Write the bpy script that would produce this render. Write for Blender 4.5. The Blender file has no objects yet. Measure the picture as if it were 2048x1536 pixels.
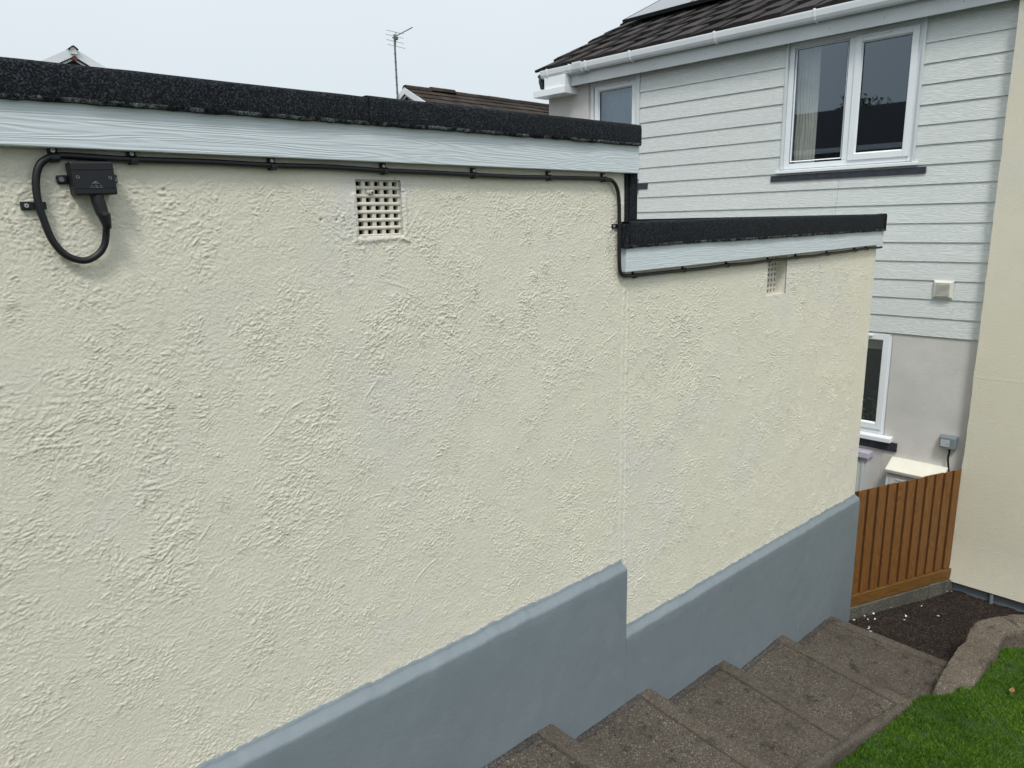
import bpy, bmesh, math, random
import numpy as np
from mathutils import Vector, Matrix
random.seed(7)
sc = bpy.context.scene

# ------------------------------------------------------------------ camera, sky, sun, exposure
cd = bpy.data.cameras.new('camera'); cam = bpy.data.objects.new('camera', cd)
sc.collection.objects.link(cam); sc.camera = cam
cd.sensor_width = 36.0; cd.lens = 25.14; cd.clip_start = 0.05; cd.clip_end = 800
cam.matrix_world = Matrix((
                           (0.71815438, 0.17189982, -0.67431798, 0.0),
                           (-0.69549374, 0.14486108, -0.70377818, -2.15),
                           (-0.02329692, 0.97440532, 0.22358787, 0.0),
                           (0, 0, 0, 1)))
SUN_EL, SUN_AZ = math.radians(55), math.radians(228)      # azimuth clockwise from +y
w = bpy.data.worlds.new('World'); sc.world = w; w.use_nodes = True
nt = w.node_tree; nt.nodes.clear()
out = nt.nodes.new('ShaderNodeOutputWorld'); bg = nt.nodes.new('ShaderNodeBackground')
sky = nt.nodes.new('ShaderNodeTexSky'); sky.sky_type = 'NISHITA'; sky.sun_disc = False
sky.sun_elevation = SUN_EL; sky.sun_rotation = SUN_AZ
sky.air_density = 1.0; sky.dust_density = 4.0; sky.ozone_density = 1.0
# cloud layer: an even overcast, brighter overhead, in front of the clear sky
tc = nt.nodes.new('ShaderNodeTexCoord'); sx = nt.nodes.new('ShaderNodeSeparateXYZ')
nt.links.new(tc.outputs['Generated'], sx.inputs[0])
mr = nt.nodes.new('ShaderNodeMapRange'); mr.inputs[1].default_value = 0.0; mr.inputs[2].default_value = 1.0
mr.inputs[3].default_value = 0.0; mr.inputs[4].default_value = 1.0
nt.links.new(sx.outputs['Z'], mr.inputs[0])
cr = nt.nodes.new('ShaderNodeValToRGB')
cr.color_ramp.elements[0].position = 0.0; cr.color_ramp.elements[0].color = (7.1, 7.95, 8.45, 1)
cr.color_ramp.elements[1].position = 1.0; cr.color_ramp.elements[1].color = (16.5, 17.4, 18.0, 1)
e = cr.color_ramp.elements.new(0.35); e.color = (8.4, 9.1, 9.55, 1)
cn = nt.nodes.new('ShaderNodeTexNoise'); cn.inputs['Scale'].default_value = 1.7; cn.inputs['Detail'].default_value = 4
nt.links.new(tc.outputs['Generated'], cn.inputs['Vector'])
cm = nt.nodes.new('ShaderNodeMapRange'); cm.inputs[3].default_value = 0.95; cm.inputs[4].default_value = 1.05
nt.links.new(cn.outputs['Fac'], cm.inputs[0])
vm = nt.nodes.new('ShaderNodeVectorMath'); vm.operation = 'SCALE'
nt.links.new(mr.outputs[0], cr.inputs[0]); nt.links.new(cr.outputs[0], vm.inputs[0]); nt.links.new(cm.outputs[0], vm.inputs['Scale'])
mx = nt.nodes.new('ShaderNodeMix'); mx.data_type = 'RGBA'; mx.inputs['Factor'].default_value = 0.93
nt.links.new(sky.outputs[0], mx.inputs['A']); nt.links.new(vm.outputs[0], mx.inputs['B'])
nt.links.new(mx.outputs['Result'], bg.inputs[0]); nt.links.new(bg.outputs[0], out.inputs[0])
bg.inputs[1].default_value = 0.10
sl = bpy.data.lights.new('sun', 'SUN'); sun = bpy.data.objects.new('sun', sl); sc.collection.objects.link(sun)
sl.energy = 2.1; sl.angle = math.radians(12); sl.color = (1.0, 0.96, 0.90)
sd = Vector((math.sin(SUN_AZ) * math.cos(SUN_EL), math.cos(SUN_AZ) * math.cos(SUN_EL), math.sin(SUN_EL)))
sun.rotation_euler = sd.to_track_quat('Z', 'Y').to_euler()
sc.view_settings.view_transform = 'Standard'; sc.view_settings.look = 'None'
sc.view_settings.exposure = 0.0; sc.view_settings.gamma = 1.0
sc.cycles.max_bounces = 8

# ------------------------------------------------------------------ helpers
C = sc.collection
def link(name, me, m=None, parent=None):
    o = bpy.data.objects.new(name, me); C.objects.link(o)
    if m is not None: me.materials.append(m)
    if parent is not None: o.parent = parent
    return o
def tag(o, label, cat=None, group=None, kind=None):
    if label: o['label'] = label
    if cat: o['category'] = cat
    if group: o['group'] = group
    if kind: o['kind'] = kind
    return o
def thing(name, label, cat, loc=(0, 0, 0), rz=0.0, group=None):
    o = bpy.data.objects.new(name, None); C.objects.link(o)
    o.location = loc; o.rotation_euler = (0, 0, rz); o.empty_display_size = 0.1
    return tag(o, label, cat, group)
def npmesh(name, V, F, m, parent=None, smooth=False):
    me = bpy.data.meshes.new(name)
    V = np.asarray(V, dtype=np.float32); F = np.asarray(F, dtype=np.int32)
    k = F.shape[1]
    me.vertices.add(len(V)); me.vertices.foreach_set('co', V.ravel())
    me.loops.add(F.size); me.loops.foreach_set('vertex_index', F.ravel())
    me.polygons.add(len(F)); me.polygons.foreach_set('loop_start', np.arange(0, F.size, k, dtype=np.int32))
    me.polygons.foreach_set('loop_total', np.full(len(F), k, dtype=np.int32))
    if smooth: me.polygons.foreach_set('use_smooth', np.ones(len(F), dtype=bool))
    me.update(); me.validate()
    return link(name, me, m, parent)
class MB:
    def __init__(s): s.v = []; s.f = []
    def add(s, vs, fs):
        n = len(s.v); s.v += [tuple(p) for p in vs]; s.f += [tuple(i + n for i in f) for f in fs]; return s
    def box(s, x0, x1, y0, y1, z0, z1, M=None):
        vs = [Vector((x, y, z)) for z in (z0, z1) for y in (y0, y1) for x in (x0, x1)]
        if M is not None: vs = [M @ v for v in vs]
        return s.add(vs, [(0, 2, 3, 1), (4, 5, 7, 6), (0, 1, 5, 4), (2, 6, 7, 3), (0, 4, 6, 2), (1, 3, 7, 5)])
    def prism(s, prof, a0, a1, axis='y', M=None, cap=True):
        """prof: list of 2-D points, extruded along axis from a0 to a1"""
        def P(p, a):
            if axis == 'y': v = Vector((p[0], a, p[1]))
            elif axis == 'x': v = Vector((a, p[0], p[1]))
            else: v = Vector((p[0], p[1], a))
            return M @ v if M is not None else v
        n = len(prof); vs = [P(p, a0) for p in prof] + [P(p, a1) for p in prof]
        fs = [(i, (i + 1) % n, n + (i + 1) % n, n + i) for i in range(n)]
        if cap: fs += [tuple(range(n))[::-1], tuple(range(n, 2 * n))]
        return s.add(vs, fs)
    def tube(s, pts, r, n=10, cap=True):
        pts = [Vector(p) for p in pts]; rr = r if isinstance(r, (list, tuple)) else [r] * len(pts)
        rings = []; prev = None
        for i, p in enumerate(pts):
            t = (pts[min(i + 1, len(pts) - 1)] - pts[max(i - 1, 0)]).normalized()
            if prev is None:
                a = Vector((0, 0, 1)) if abs(t.z) < 0.9 else Vector((1, 0, 0)); u = t.cross(a).normalized()
            else: u = (prev - t * prev.dot(t)).normalized()
            prev = u; v = t.cross(u)
            rings.append([p + (u * math.cos(2 * math.pi * k / n) + v * math.sin(2 * math.pi * k / n)) * rr[i] for k in range(n)])
        vs = [q for R_ in rings for q in R_]
        fs = [(i * n + k, i * n + (k + 1) % n, (i + 1) * n + (k + 1) % n, (i + 1) * n + k) for i in range(len(pts) - 1) for k in range(n)]
        if cap: fs += [tuple(range(n))[::-1], tuple(range((len(pts) - 1) * n, len(pts) * n))]
        return s.add(vs, fs)
    def cyl(s, p0, p1, r, n=16, r1=None): return s.tube([p0, p1], [r, r if r1 is None else r1], n)
    def build(s, name, m, parent=None, smooth=False, bevel=0.0, seg=2):
        me = bpy.data.meshes.new(name); me.from_pydata(s.v, [], s.f); me.update()
        bm = bmesh.new(); bm.from_mesh(me); bmesh.ops.recalc_face_normals(bm, faces=bm.faces); bm.to_mesh(me); bm.free()
        o = link(name, me, m, parent)
        if smooth:
            for p in me.polygons: p.use_smooth = True
        if bevel:
            b = o.modifiers.new('bevel', 'BEVEL'); b.width = bevel; b.segments = seg; b.limit_method = 'ANGLE'; b.angle_limit = math.radians(40)
            b.harden_normals = False
        return o
def catmull(pts, n=8):
    P = [Vector(p) for p in pts]; P = [P[0] * 2 - P[1]] + P + [P[-1] * 2 - P[-2]]; o = []
    for i in range(1, len(P) - 2):
        for k in range(n):
            t = k / n; a, b, c, d = P[i - 1:i + 3]
            o.append(0.5 * ((2 * b) + (c - a) * t + (2 * a - 5 * b + 4 * c - d) * t * t + (3 * b - a - 3 * c + d) * t ** 3))
    o.append(P[-2]); return o

# numpy noise ------------------------------------------------------------------
def vn(X, Z, s, seed):
    g = np.random.default_rng(seed).uniform(-1, 1, (256, 256)).astype(np.float32)
    x = X / s + 37.3; z = Z / s + 91.7
    xi = np.floor(x).astype(np.int64); zi = np.floor(z).astype(np.int64)
    fx = (x - xi).astype(np.float32); fz = (z - zi).astype(np.float32)
    fx = fx * fx * (3 - 2 * fx); fz = fz * fz * (3 - 2 * fz)
    a = g[xi & 255, zi & 255]; b = g[(xi + 1) & 255, zi & 255]; c = g[xi & 255, (zi + 1) & 255]; d = g[(xi + 1) & 255, (zi + 1) & 255]
    return (a * (1 - fx) + b * fx) * (1 - fz) + (c * (1 - fx) + d * fx) * fz
def render_height(X, Z, xs, zs, seed=1, nstroke=1000, amp=1.0):
    """hand stippled masonry render: stacked combed ridges, fine drag grain and crumbs"""
    rng = np.random.default_rng(seed)
    wx = X + 0.012 * vn(X, Z, 0.06, seed + 1) + 0.0035 * vn(X, Z, 0.014, seed + 2)
    wz = Z + 0.012 * vn(X, Z, 0.06, seed + 3) + 0.0035 * vn(X, Z, 0.014, seed + 4)
    h = 0.0014 * vn(X, Z, 0.22, seed + 7) + 0.0003 * vn(X, Z, 0.045, seed + 8)
    patch = np.clip(vn(X, Z, 0.17, seed + 5) * 0.75 + vn(X, Z, 0.06, seed + 6) * 0.6 + 0.55, 0.30, 1.1)
    # directional grain: short ridges lying at a few different slants
    g = 0
    for k, (th, s_) in enumerate(((0.10, 0.0040), (0.55, 0.0044), (-0.45, 0.0038))):
        u = wx * math.cos(th) + wz * math.sin(th); v = -wx * math.sin(th) + wz * math.cos(th)
        m = np.clip(vn(X, Z, 0.11, seed + 30 + k) * 2.0 + 0.35, 0, 1)
        g = g + m * np.clip(vn(u / 2.4, v, s_, seed + 40 + k) + 0.15, 0, 1)
    h += (patch + 0.15) * 0.0013 * g
    h += (patch + 0.2) * 0.0007 * vn(wx, wz, 0.0036, seed + 15)
    cmask = np.clip(vn(X, Z, 0.10, seed + 13) * 2.0 + vn(X, Z, 0.4, seed + 14) * 0.8 - 0.25, 0, 1)
    h += cmask * 0.0026 * np.clip(vn(wx / 1.5, wz, 0.0046, seed + 12) - 0.12, 0, 1)
    x0, x1 = xs[0], xs[-1]; z0, z1 = zs[0], zs[-1]
    for i in range(nstroke):
        cx = rng.uniform(x0, x1); cz = rng.uniform(z0, z1)
        a = rng.uniform(0.010, 0.030); b = rng.uniform(0.018, 0.060); R = 2.2 * max(a, b)
        th = rng.normal(0.25, 0.40) if rng.random() < 0.8 else rng.uniform(-1.57, 1.57)
        i0, i1 = np.searchsorted(xs, [cx - R, cx + R]); j0, j1 = np.searchsorted(zs, [cz - R, cz + R])
        if i1 - i0 < 3 or j1 - j0 < 3: continue
        gx, gz = X[j0:j1, i0:i1], Z[j0:j1, i0:i1]; lx = gx - cx; lz = gz - cz
        lx = lx + 0.25 * lz * lz / b * rng.choice([-1, 1])
        u = lx * math.cos(th) + lz * math.sin(th); v = -lx * math.sin(th) + lz * math.cos(th)
        lam = rng.uniform(0.0068, 0.0094); curv = rng.uniform(-12, 12)
        ph = (v + curv * u * u + 0.0040 * vn(gx, gz, 0.018, seed + 20)) / lam + rng.random()
        rid = np.clip(0.5 + 0.5 * np.sin(2 * np.pi * ph), 0, 1) ** 2.2
        brk = np.clip(0.65 + 1.0 * vn(u + i * 0.37, v, 0.009, seed + 21), 0, 1.3)
        win = np.exp(-np.abs(u / a) ** 3 - (v / b) ** 2)
        h[j0:j1, i0:i1] += rng.choice([0.0007, 0.0014, 0.0022], p=[.40, .45, .15]) * rng.uniform(.8, 1.2) * rid * brk * win
    for i in range(nstroke // 40):                                 # a few long drag lines left by the brush
        cx = rng.uniform(x0, x1); cz = rng.uniform(z0, z1); L = rng.uniform(0.03, 0.09); wd = rng.uniform(0.002, 0.0035)
        th = rng.normal(0.35, 0.5); R = 2 * L
        i0, i1 = np.searchsorted(xs, [cx - R, cx + R]); j0, j1 = np.searchsorted(zs, [cz - R, cz + R])
        if i1 - i0 < 3 or j1 - j0 < 3: continue
        lx = X[j0:j1, i0:i1] - cx; lz = Z[j0:j1, i0:i1] - cz
        u = lx * math.cos(th) + lz * math.sin(th); v = -lx * math.sin(th) + lz * math.cos(th) + rng.uniform(-3, 3) * u * u
        h[j0:j1, i0:i1] += rng.uniform(0.0010, 0.0020) * np.exp(-(u / L) ** 2 * 1.2 - (v / wd) ** 2)
    for i in range(nstroke // 4):                                  # single crumbs
        cx = rng.uniform(x0, x1); cz = rng.uniform(z0, z1); s = rng.uniform(0.0025, 0.0050); R = 3 * s
        i0, i1 = np.searchsorted(xs, [cx - R, cx + R]); j0, j1 = np.searchsorted(zs, [cz - R, cz + R])
        if i1 <= i0 or j1 <= j0: continue
        h[j0:j1, i0:i1] += rng.uniform(0.0012, 0.0030) * np.exp(-((X[j0:j1, i0:i1] - cx) ** 2 + (Z[j0:j1, i0:i1] - cz) ** 2) / s ** 2)
    return h * amp

# materials --------------------------------------------------------------------
def nodes(name):
    m = bpy.data.materials.new(name); m.use_nodes = True; t = m.node_tree
    return m, t, t.nodes['Principled BSDF']
def N(t, kind, **kw):
    n = t.nodes.new(kind)
    for k, v in kw.items():
        if k.startswith('i_'): n.inputs[k[2:].replace('_', ' ')].default_value = v
        else: setattr(n, k, v)
    return n
def coords(t, scale=(1, 1, 1), rot=(0, 0, 0)):
    a = N(t, 'ShaderNodeTexCoord'); b = N(t, 'ShaderNodeMapping'); b.inputs['Scale'].default_value = scale; b.inputs['Rotation'].default_value = rot
    t.links.new(a.outputs['Object'], b.inputs['Vector']); return b.outputs[0]
def ramp(t, src, stops):
    r = N(t, 'ShaderNodeValToRGB'); el = r.color_ramp.elements
    el[0].position = stops[0][0]; el[0].color = (*stops[0][1], 1); el[1].position = stops[-1][0]; el[1].color = (*stops[-1][1], 1)
    for p, c in stops[1:-1]: q = el.new(p); q.color = (*c, 1)
    t.links.new(src, r.inputs[0]); return r.outputs[0]
def g3(v): return (v, v, v)
def mix(t, f, a, b, mode='MIX'):
    m = N(t, 'ShaderNodeMix', data_type='RGBA', blend_type=mode)
    for s, x in (('Factor', f), ('A', a), ('B', b)):
        if hasattr(x, 'links'): t.links.new(x, m.inputs[s])
        elif s == 'Factor': m.inputs[0].default_value = x
        else: m.inputs[s].default_value = (*x, 1)
    if hasattr(f, 'links'): t.links.new(f, m.inputs[0])
    return m.outputs['Result']
def noise(t, vec, scale, detail=4, rough=0.55, dist=0.0):
    n = N(t, 'ShaderNodeTexNoise'); n.inputs['Scale'].default_value = scale; n.inputs['Detail'].default_value = detail
    n.inputs['Roughness'].default_value = rough; n.inputs['Distortion'].default_value = dist
    t.links.new(vec, n.inputs['Vector']); return n.outputs['Fac']
def bump(t, b, h, strength, dist, prev=None):
    n = N(t, 'ShaderNodeBump'); n.inputs['Strength'].default_value = strength; n.inputs['Distance'].default_value = dist
    t.links.new(h, n.inputs['Height'])
    if prev is not None: t.links.new(prev, n.inputs['Normal'])
    t.links.new(n.outputs[0], b.inputs['Normal']); return n.outputs[0]
def simple(name, col, rough=0.5, var=0.10, vs=6.0, bs=0.0, bscale=60, bd=0.002, metal=0.0, spec=0.5, scale=(1, 1, 1)):
    m, t, b = nodes(name); v = coords(t, scale)
    c2 = tuple(x * (1 - 2 * var) for x in col); c1 = tuple(min(1, x * (1 + var)) for x in col)
    c = ramp(t, noise(t, v, vs, 6, 0.6), [(0.3, c2), (0.7, c1)])
    t.links.new(c, b.inputs['Base Color']); b.inputs['Roughness'].default_value = rough; b.inputs['Metallic'].default_value = metal
    b.inputs['Specular IOR Level'].default_value = spec
    if bs: bump(t, b, noise(t, v, bscale, 5, 0.6), bs, bd)
    return m
def woodgrain(name, col, col2, axis, rough=0.6, strength=0.5, gs=1.0, dist=0.0015, along=0.9):
    """painted timber: long grain that flows round knots"""
    m, t, b = nodes(name)
    sc_ = {'x': (along, 9, 9), 'y': (9, along, 9), 'z': (9, 9, along)}[axis]
    v = coords(t, tuple(s * gs for s in sc_))
    wv = N(t, 'ShaderNodeTexNoise'); wv.inputs['Scale'].default_value = 0.9; wv.inputs['Detail'].default_value = 2
    t.links.new(v, wv.inputs['Vector'])
    mul = N(t, 'ShaderNodeMath', operation='MULTIPLY'); mul.inputs[1].default_value = 26
    t.links.new(wv.outputs['Fac'], mul.inputs[0])
    fr = N(t, 'ShaderNodeMath', operation='SINE'); m2 = N(t, 'ShaderNodeMath', operation='MULTIPLY'); m2.inputs[1].default_value = 3.6
    t.links.new(mul.outputs[0], m2.inputs[0]); t.links.new(m2.outputs[0], fr.inputs[0])
    fine = noise(t, v, 7, 6, 0.7, 0.3)
    hh = N(t, 'ShaderNodeMath', operation='MULTIPLY_ADD'); hh.inputs[1].default_value = 0.35
    t.links.new(fr.outputs[0], hh.inputs[0]); t.links.new(fine, hh.inputs[2])
    c = ramp(t, hh.outputs[0], [(0.2, col2), (0.75, col)])
    lo = noise(t, coords(t), 1.3, 3)
    c = mix(t, ramp(t, lo, [(0.35, g3(0.0)), (0.7, g3(0.18))]), c, col2)
    t.links.new(c, b.inputs['Base Color']); b.inputs['Roughness'].default_value = rough
    bump(t, b, hh.outputs[0], strength, dist)
    return m
def cream(name, col, lil, fine=True):
    m, t, b = nodes(name); v = coords(t)
    f = ramp(t, noise(t, v, 1.15, 5, 0.6, 0.4), [(0.55, g3(0.0)), (0.70, g3(0.9))])
    c = mix(t, f, col, lil)
    c = mix(t, ramp(t, noise(t, v, 5, 6, 0.65), [(0.35, g3(0.0)), (0.75, g3(0.22))]), c, tuple(x * 0.86 for x in col))
    sp = noise(t, v, 55, 3, 0.5)
    c = mix(t, ramp(t, sp, [(0.70, g3(0.0)), (0.80, g3(0.25))]), c, tuple(x * 0.72 for x in col))
    t.links.new(c, b.inputs['Base Color']); b.inputs['Roughness'].default_value = 0.62
    b.inputs['Specular IOR Level'].default_value = 0.35
    if fine: bump(t, b, noise(t, v, 130, 5, 0.8), 1.0, 0.0042)
    return m
M = {}
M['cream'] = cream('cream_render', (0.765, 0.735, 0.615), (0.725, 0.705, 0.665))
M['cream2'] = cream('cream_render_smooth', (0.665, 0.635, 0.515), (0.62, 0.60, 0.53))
def plinthmat():
    m, t, b = nodes('plinth_paint'); v = coords(t)
    c = ramp(t, noise(t, v, 1.6, 6, 0.6, 0.3), [(0.35, (0.172, 0.208, 0.234)), (0.65, (0.186, 0.224, 0.250))])
    f = ramp(t, noise(t, v, 3.1, 3, 0.5, 0.8), [(0.60, g3(0)), (0.66, g3(0.35))])          # thicker second coat patches
    c = mix(t, f, c, (0.21, 0.242, 0.268))
    c = mix(t, ramp(t, noise(t, v, 60, 3, 0.5), [(0.74, g3(0)), (0.78, g3(0.5))]), c, (0.08, 0.09, 0.09))
    t.links.new(c, b.inputs['Base Color']); b.inputs['Roughness'].default_value = 0.6
    st = noise(t, coords(t, (1, 1, 4)), 45, 5, 0.65, 0.4); n1 = bump(t, b, st, 0.5, 0.0025); bump(t, b, noise(t, v, 9, 4), 0.3, 0.01, n1); return m
M['plinth'] = plinthmat()
M['pinkrender'] = simple('pale_render', (0.57, 0.56, 0.545), 0.8, 0.05, 3, 0.5, 38, 0.004)
M['fascia_blue'] = woodgrain('painted_fascia', (0.61, 0.67, 0.71), (0.555, 0.618, 0.655), 'x', 0.55, 0.55, 2.6, 0.0016, along=0.45)
M['clad'] = woodgrain('cladding_boards', (0.640, 0.675, 0.665), (0.565, 0.602, 0.594), 'y', 0.6, 0.85, 2.2, 0.0018)
M['upvc'] = simple('white_upvc', (0.76, 0.80, 0.83), 0.28, 0.03, 2)
M['upvc_grey'] = simple('weathered_upvc', (0.60, 0.64, 0.65), 0.35, 0.05, 2)
M['slate'] = simple('slate_strip', (0.035, 0.038, 0.055), 0.45, 0.25, 14, 0.3, 40, 0.002)
M['black'] = simple('black_plastic', (0.003, 0.004, 0.007), 0.5, 0.15, 10)
M['steel'] = simple('zinc_screw', (0.55, 0.57, 0.58), 0.35, 0.1, 30, metal=0.8)
M['dark'] = simple('dark_void', (0.006, 0.006, 0.006), 0.9, 0.1, 5)  # near-black that paints the shade in holes; also nails and far panes
M['mark'] = simple('grey_print', (0.20, 0.22, 0.24), 0.6, 0.05, 5)
M['grill'] = simple('vent_paint', (0.66, 0.625, 0.545), 0.6, 0.08, 12, 0.4, 90, 0.0015)
M['extvent'] = simple('vent_cover_plastic', (0.66, 0.66, 0.58), 0.45, 0.04, 8)
def felt(name='mineral_felt', k=1.0):
    m, t, b = nodes(name); v = coords(t)
    vo = N(t, 'ShaderNodeTexVoronoi'); vo.inputs['Scale'].default_value = 290; t.links.new(v, vo.inputs['Vector'])
    sep = N(t, 'ShaderNodeSeparateColor'); t.links.new(vo.outputs['Color'], sep.inputs[0])
    c = ramp(t, sep.outputs[0], [(0.0, (0.002, 0.0025, 0.004)), (0.45, (0.006, 0.008, 0.012)), (0.85, (0.026, 0.031, 0.038)), (1.0, (0.050, 0.058, 0.067))])
    c = mix(t, ramp(t, noise(t, v, 3.0, 5), [(0.4, g3(0)), (0.75, g3(0.35))]), c, (0.014, 0.018, 0.018))
    if k > 1: c = mix(t, ramp(t, noise(t, v, 22, 5, 0.7), [(0.45, g3(0)), (0.62, g3(0.8))]), c, mix(t, sep.outputs[2], (0.03, 0.035, 0.04), (0.42, 0.45, 0.47)))
    t.links.new(c, b.inputs['Base Color']); b.inputs['Roughness'].default_value = 0.9; b.inputs['Specular IOR Level'].default_value = 0.2
    n1 = bump(t, b, sep.outputs[1], 0.9, 0.003); bump(t, b, noise(t, v, 12, 3), 0.35, 0.006, n1)
    return m
M['felt'] = felt(); M['felt_lip'] = felt('felt_cut_edge', 2.0)
def concrete(name, base, dark, light, agg, moss=0.5):
    m, t, b = nodes(name); v = coords(t)
    vo = N(t, 'ShaderNodeTexVoronoi'); vo.inputs['Scale'].default_value = agg; t.links.new(v, vo.inputs['Vector'])
    sep = N(t, 'ShaderNodeSeparateColor'); t.links.new(vo.outputs['Color'], sep.inputs[0])
    c = ramp(t, sep.outputs[0], [(0.0, dark), (0.45, base), (0.88, light), (1.0, tuple(min(1, x * 2.3) for x in light))])
    lo = ramp(t, noise(t, v, 2.2, 6, 0.65), [(0.35, g3(0)), (0.7, g3(0.55))])
    c = mix(t, lo, c, dark)
    sp = ramp(t, noise(t, v, 7, 8, 0.74), [(0.55, g3(0)), (0.66, g3(moss * 0.8))])
    c = mix(t, sp, c, tuple(x * 0.40 for x in dark))
    c = mix(t, ramp(t, noise(t, v, 38, 5, 0.7), [(0.60, g3(0)), (0.66, g3(moss * 0.9))]), c, tuple(x * 0.30 for x in dark))
    t.links.new(c, b.inputs['Base Color']); b.inputs['Roughness'].default_value = 0.95; b.inputs['Specular IOR Level'].default_value = 0.2
    n1 = bump(t, b, sep.outputs[1], 0.7, 0.004); bump(t, b, noise(t, v, 14, 6, 0.7), 0.6, 0.012, n1)
    return m
M['tread'] = concrete('exposed_aggregate', (0.094, 0.081, 0.066), (0.054, 0.044, 0.035), (0.128, 0.113, 0.095), 190, 1.0)
M['nosing'] = concrete('smooth_concrete', (0.100, 0.086, 0.070), (0.066, 0.055, 0.045), (0.122, 0.107, 0.088), 240, 0.7)
M['kerb'] = concrete('old_concrete', (0.150, 0.128, 0.102), (0.070, 0.054, 0.040), (0.180, 0.156, 0.125), 240, 0.9)
M['mortar'] = concrete('mortar_fillet', (0.07, 0.065, 0.062), (0.035, 0.03, 0.028), (0.10, 0.095, 0.09), 200, 0.5)
M['gravel'] = concrete('dark_gravel', (0.026, 0.018, 0.015), (0.009, 0.007, 0.006), (0.055, 0.042, 0.034), 130, 0.6)
M['soil'] = concrete('soil', (0.05, 0.04, 0.028), (0.025, 0.02, 0.014), (0.08, 0.065, 0.05), 60, 0.4)
M['gboard'] = concrete('concrete_gravel_board', (0.12, 0.12, 0.10), (0.06, 0.055, 0.045), (0.16, 0.16, 0.14), 220, 0.5)
M['fence'] = woodgrain('stained_fence', (0.205, 0.086, 0.016), (0.135, 0.054, 0.010), 'z', 0.6, 0.4, 1.6, 0.001)
M['fencerail'] = woodgrain('stained_rail', (0.175, 0.082, 0.016), (0.12, 0.054, 0.010), 'x', 0.6, 0.4, 1.6, 0.001)
def tile_mat(name, base, dark, lichen):
    m, t, b = nodes(name); v = coords(t)
    oi = N(t, 'ShaderNodeNewGeometry')
    c = ramp(t, oi.outputs['Random Per Island'], [(0.0, dark), (1.0, base)])
    c = mix(t, ramp(t, noise(t, v, 9, 6, 0.7), [(0.4, g3(0)), (0.72, g3(0.6))]), c, dark)
    c = mix(t, ramp(t, noise(t, v, 26, 3, 0.6), [(0.68, g3(0)), (0.74, g3(0.75))]), c, lichen)
    t.links.new(c, b.inputs['Base Color']); b.inputs['Roughness'].default_value = 0.9; b.inputs['Specular IOR Level'].default_value = 0.2
    bump(t, b, noise(t, v, 70, 5, 0.7), 0.6, 0.005); return m
M['tile'] = tile_mat('concrete_roof_tile', (0.050, 0.044, 0.042), (0.017, 0.015, 0.015), (0.15, 0.13, 0.090))
M['tile2'] = tile_mat('mossy_roof_tile', (0.048, 0.036, 0.028), (0.017, 0.013, 0.010), (0.07, 0.065, 0.03))
def glass():
    m, t, b = nodes('window_glass'); t.nodes.remove(b)
    o = t.nodes['Material Output']; tr = N(t, 'ShaderNodeBsdfTransparent'); tr.inputs[0].default_value = (0.80, 0.86, 0.88, 1)
    gl = N(t, 'ShaderNodeBsdfGlossy'); gl.inputs['Roughness'].default_value = 0.015; gl.inputs[0].default_value = (0.76, 0.88, 1, 1)
    fr = N(t, 'ShaderNodeFresnel'); fr.inputs[0].default_value = 1.5
    mu = N(t, 'ShaderNodeMath', operation='MULTIPLY', use_clamp=True); mu.inputs[1].default_value = 3.7     # two panes of double glazing, four faces
    t.links.new(fr.outputs[0], mu.inputs[0]); mxs = N(t, 'ShaderNodeMixShader')
    t.links.new(mu.outputs[0], mxs.inputs[0]); t.links.new(tr.outputs[0], mxs.inputs[1]); t.links.new(gl.outputs[0], mxs.inputs[2])
    t.links.new(mxs.outputs[0], o.inputs[0]); return m
M['glass'] = glass()
M['room'] = simple('dim_room_walls', (0.020, 0.020, 0.024), 0.9, 0.1, 2)  # near-black walls put the rooms' dimness into the colour
M['curtain'] = simple('cream_curtain', (0.62, 0.58, 0.50), 0.9, 0.05, 10)
M['net'] = simple('net_curtain', (0.42, 0.50, 0.55), 0.9, 0.08, 8)
M['leaf'] = simple('leaf_green', (0.06, 0.09, 0.025), 0.6, 0.3, 12)
def grassmat():
    m, t, b = nodes('grass_blades'); g = N(t, 'ShaderNodeNewGeometry'); v = coords(t)
    c = ramp(t, g.outputs['Random Per Island'], [(0.0, (0.040, 0.100, 0.008)), (0.6, (0.10, 0.22, 0.018)), (1.0, (0.20, 0.33, 0.045))])
    c = mix(t, ramp(t, noise(t, v, 1.6, 4), [(0.4, g3(0)), (0.7, g3(0.55))]), c, (0.032, 0.085, 0.009))
    t.links.new(c, b.inputs['Base Color']); b.inputs['Roughness'].default_value = 0.55; b.inputs['Specular IOR Level'].default_value = 0.25
    return m
M['grass'] = grassmat()
M['lawnbase'] = simple('lawn_base', (0.018, 0.045, 0.008), 0.9, 0.25, 8)
M['pv'] = simple('solar_glass', (0.012, 0.016, 0.03), 0.08, 0.1, 3, spec=0.8)
M['alu'] = simple('dark_aluminium', (0.02, 0.022, 0.024), 0.4, 0.1, 8)
M['galv'] = simple('aerial_metal', (0.16, 0.17, 0.17), 0.5, 0.2, 12, metal=0.4)
M['whitewood'] = simple('white_bargeboard', (0.68, 0.72, 0.75), 0.5, 0.06, 3)
M['brick'] = simple('red_brick', (0.17, 0.045, 0.035), 0.9, 0.25, 25)
M['dull_board'] = simple('dull_soffit', (0.12, 0.115, 0.11), 0.8, 0.15, 6)  # plain dull brown-grey shared by decks, batten, gable wall and trunk
M['flake'] = simple('paint_flake', (0.80, 0.79, 0.77), 0.7, 0.04, 20)
M['orange'] = simple('fallen_leaf', (0.27, 0.13, 0.05), 0.7, 0.25, 60)
M['socket'] = simple('grey_plastic', (0.19, 0.225, 0.245), 0.45, 0.05, 8)
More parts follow.
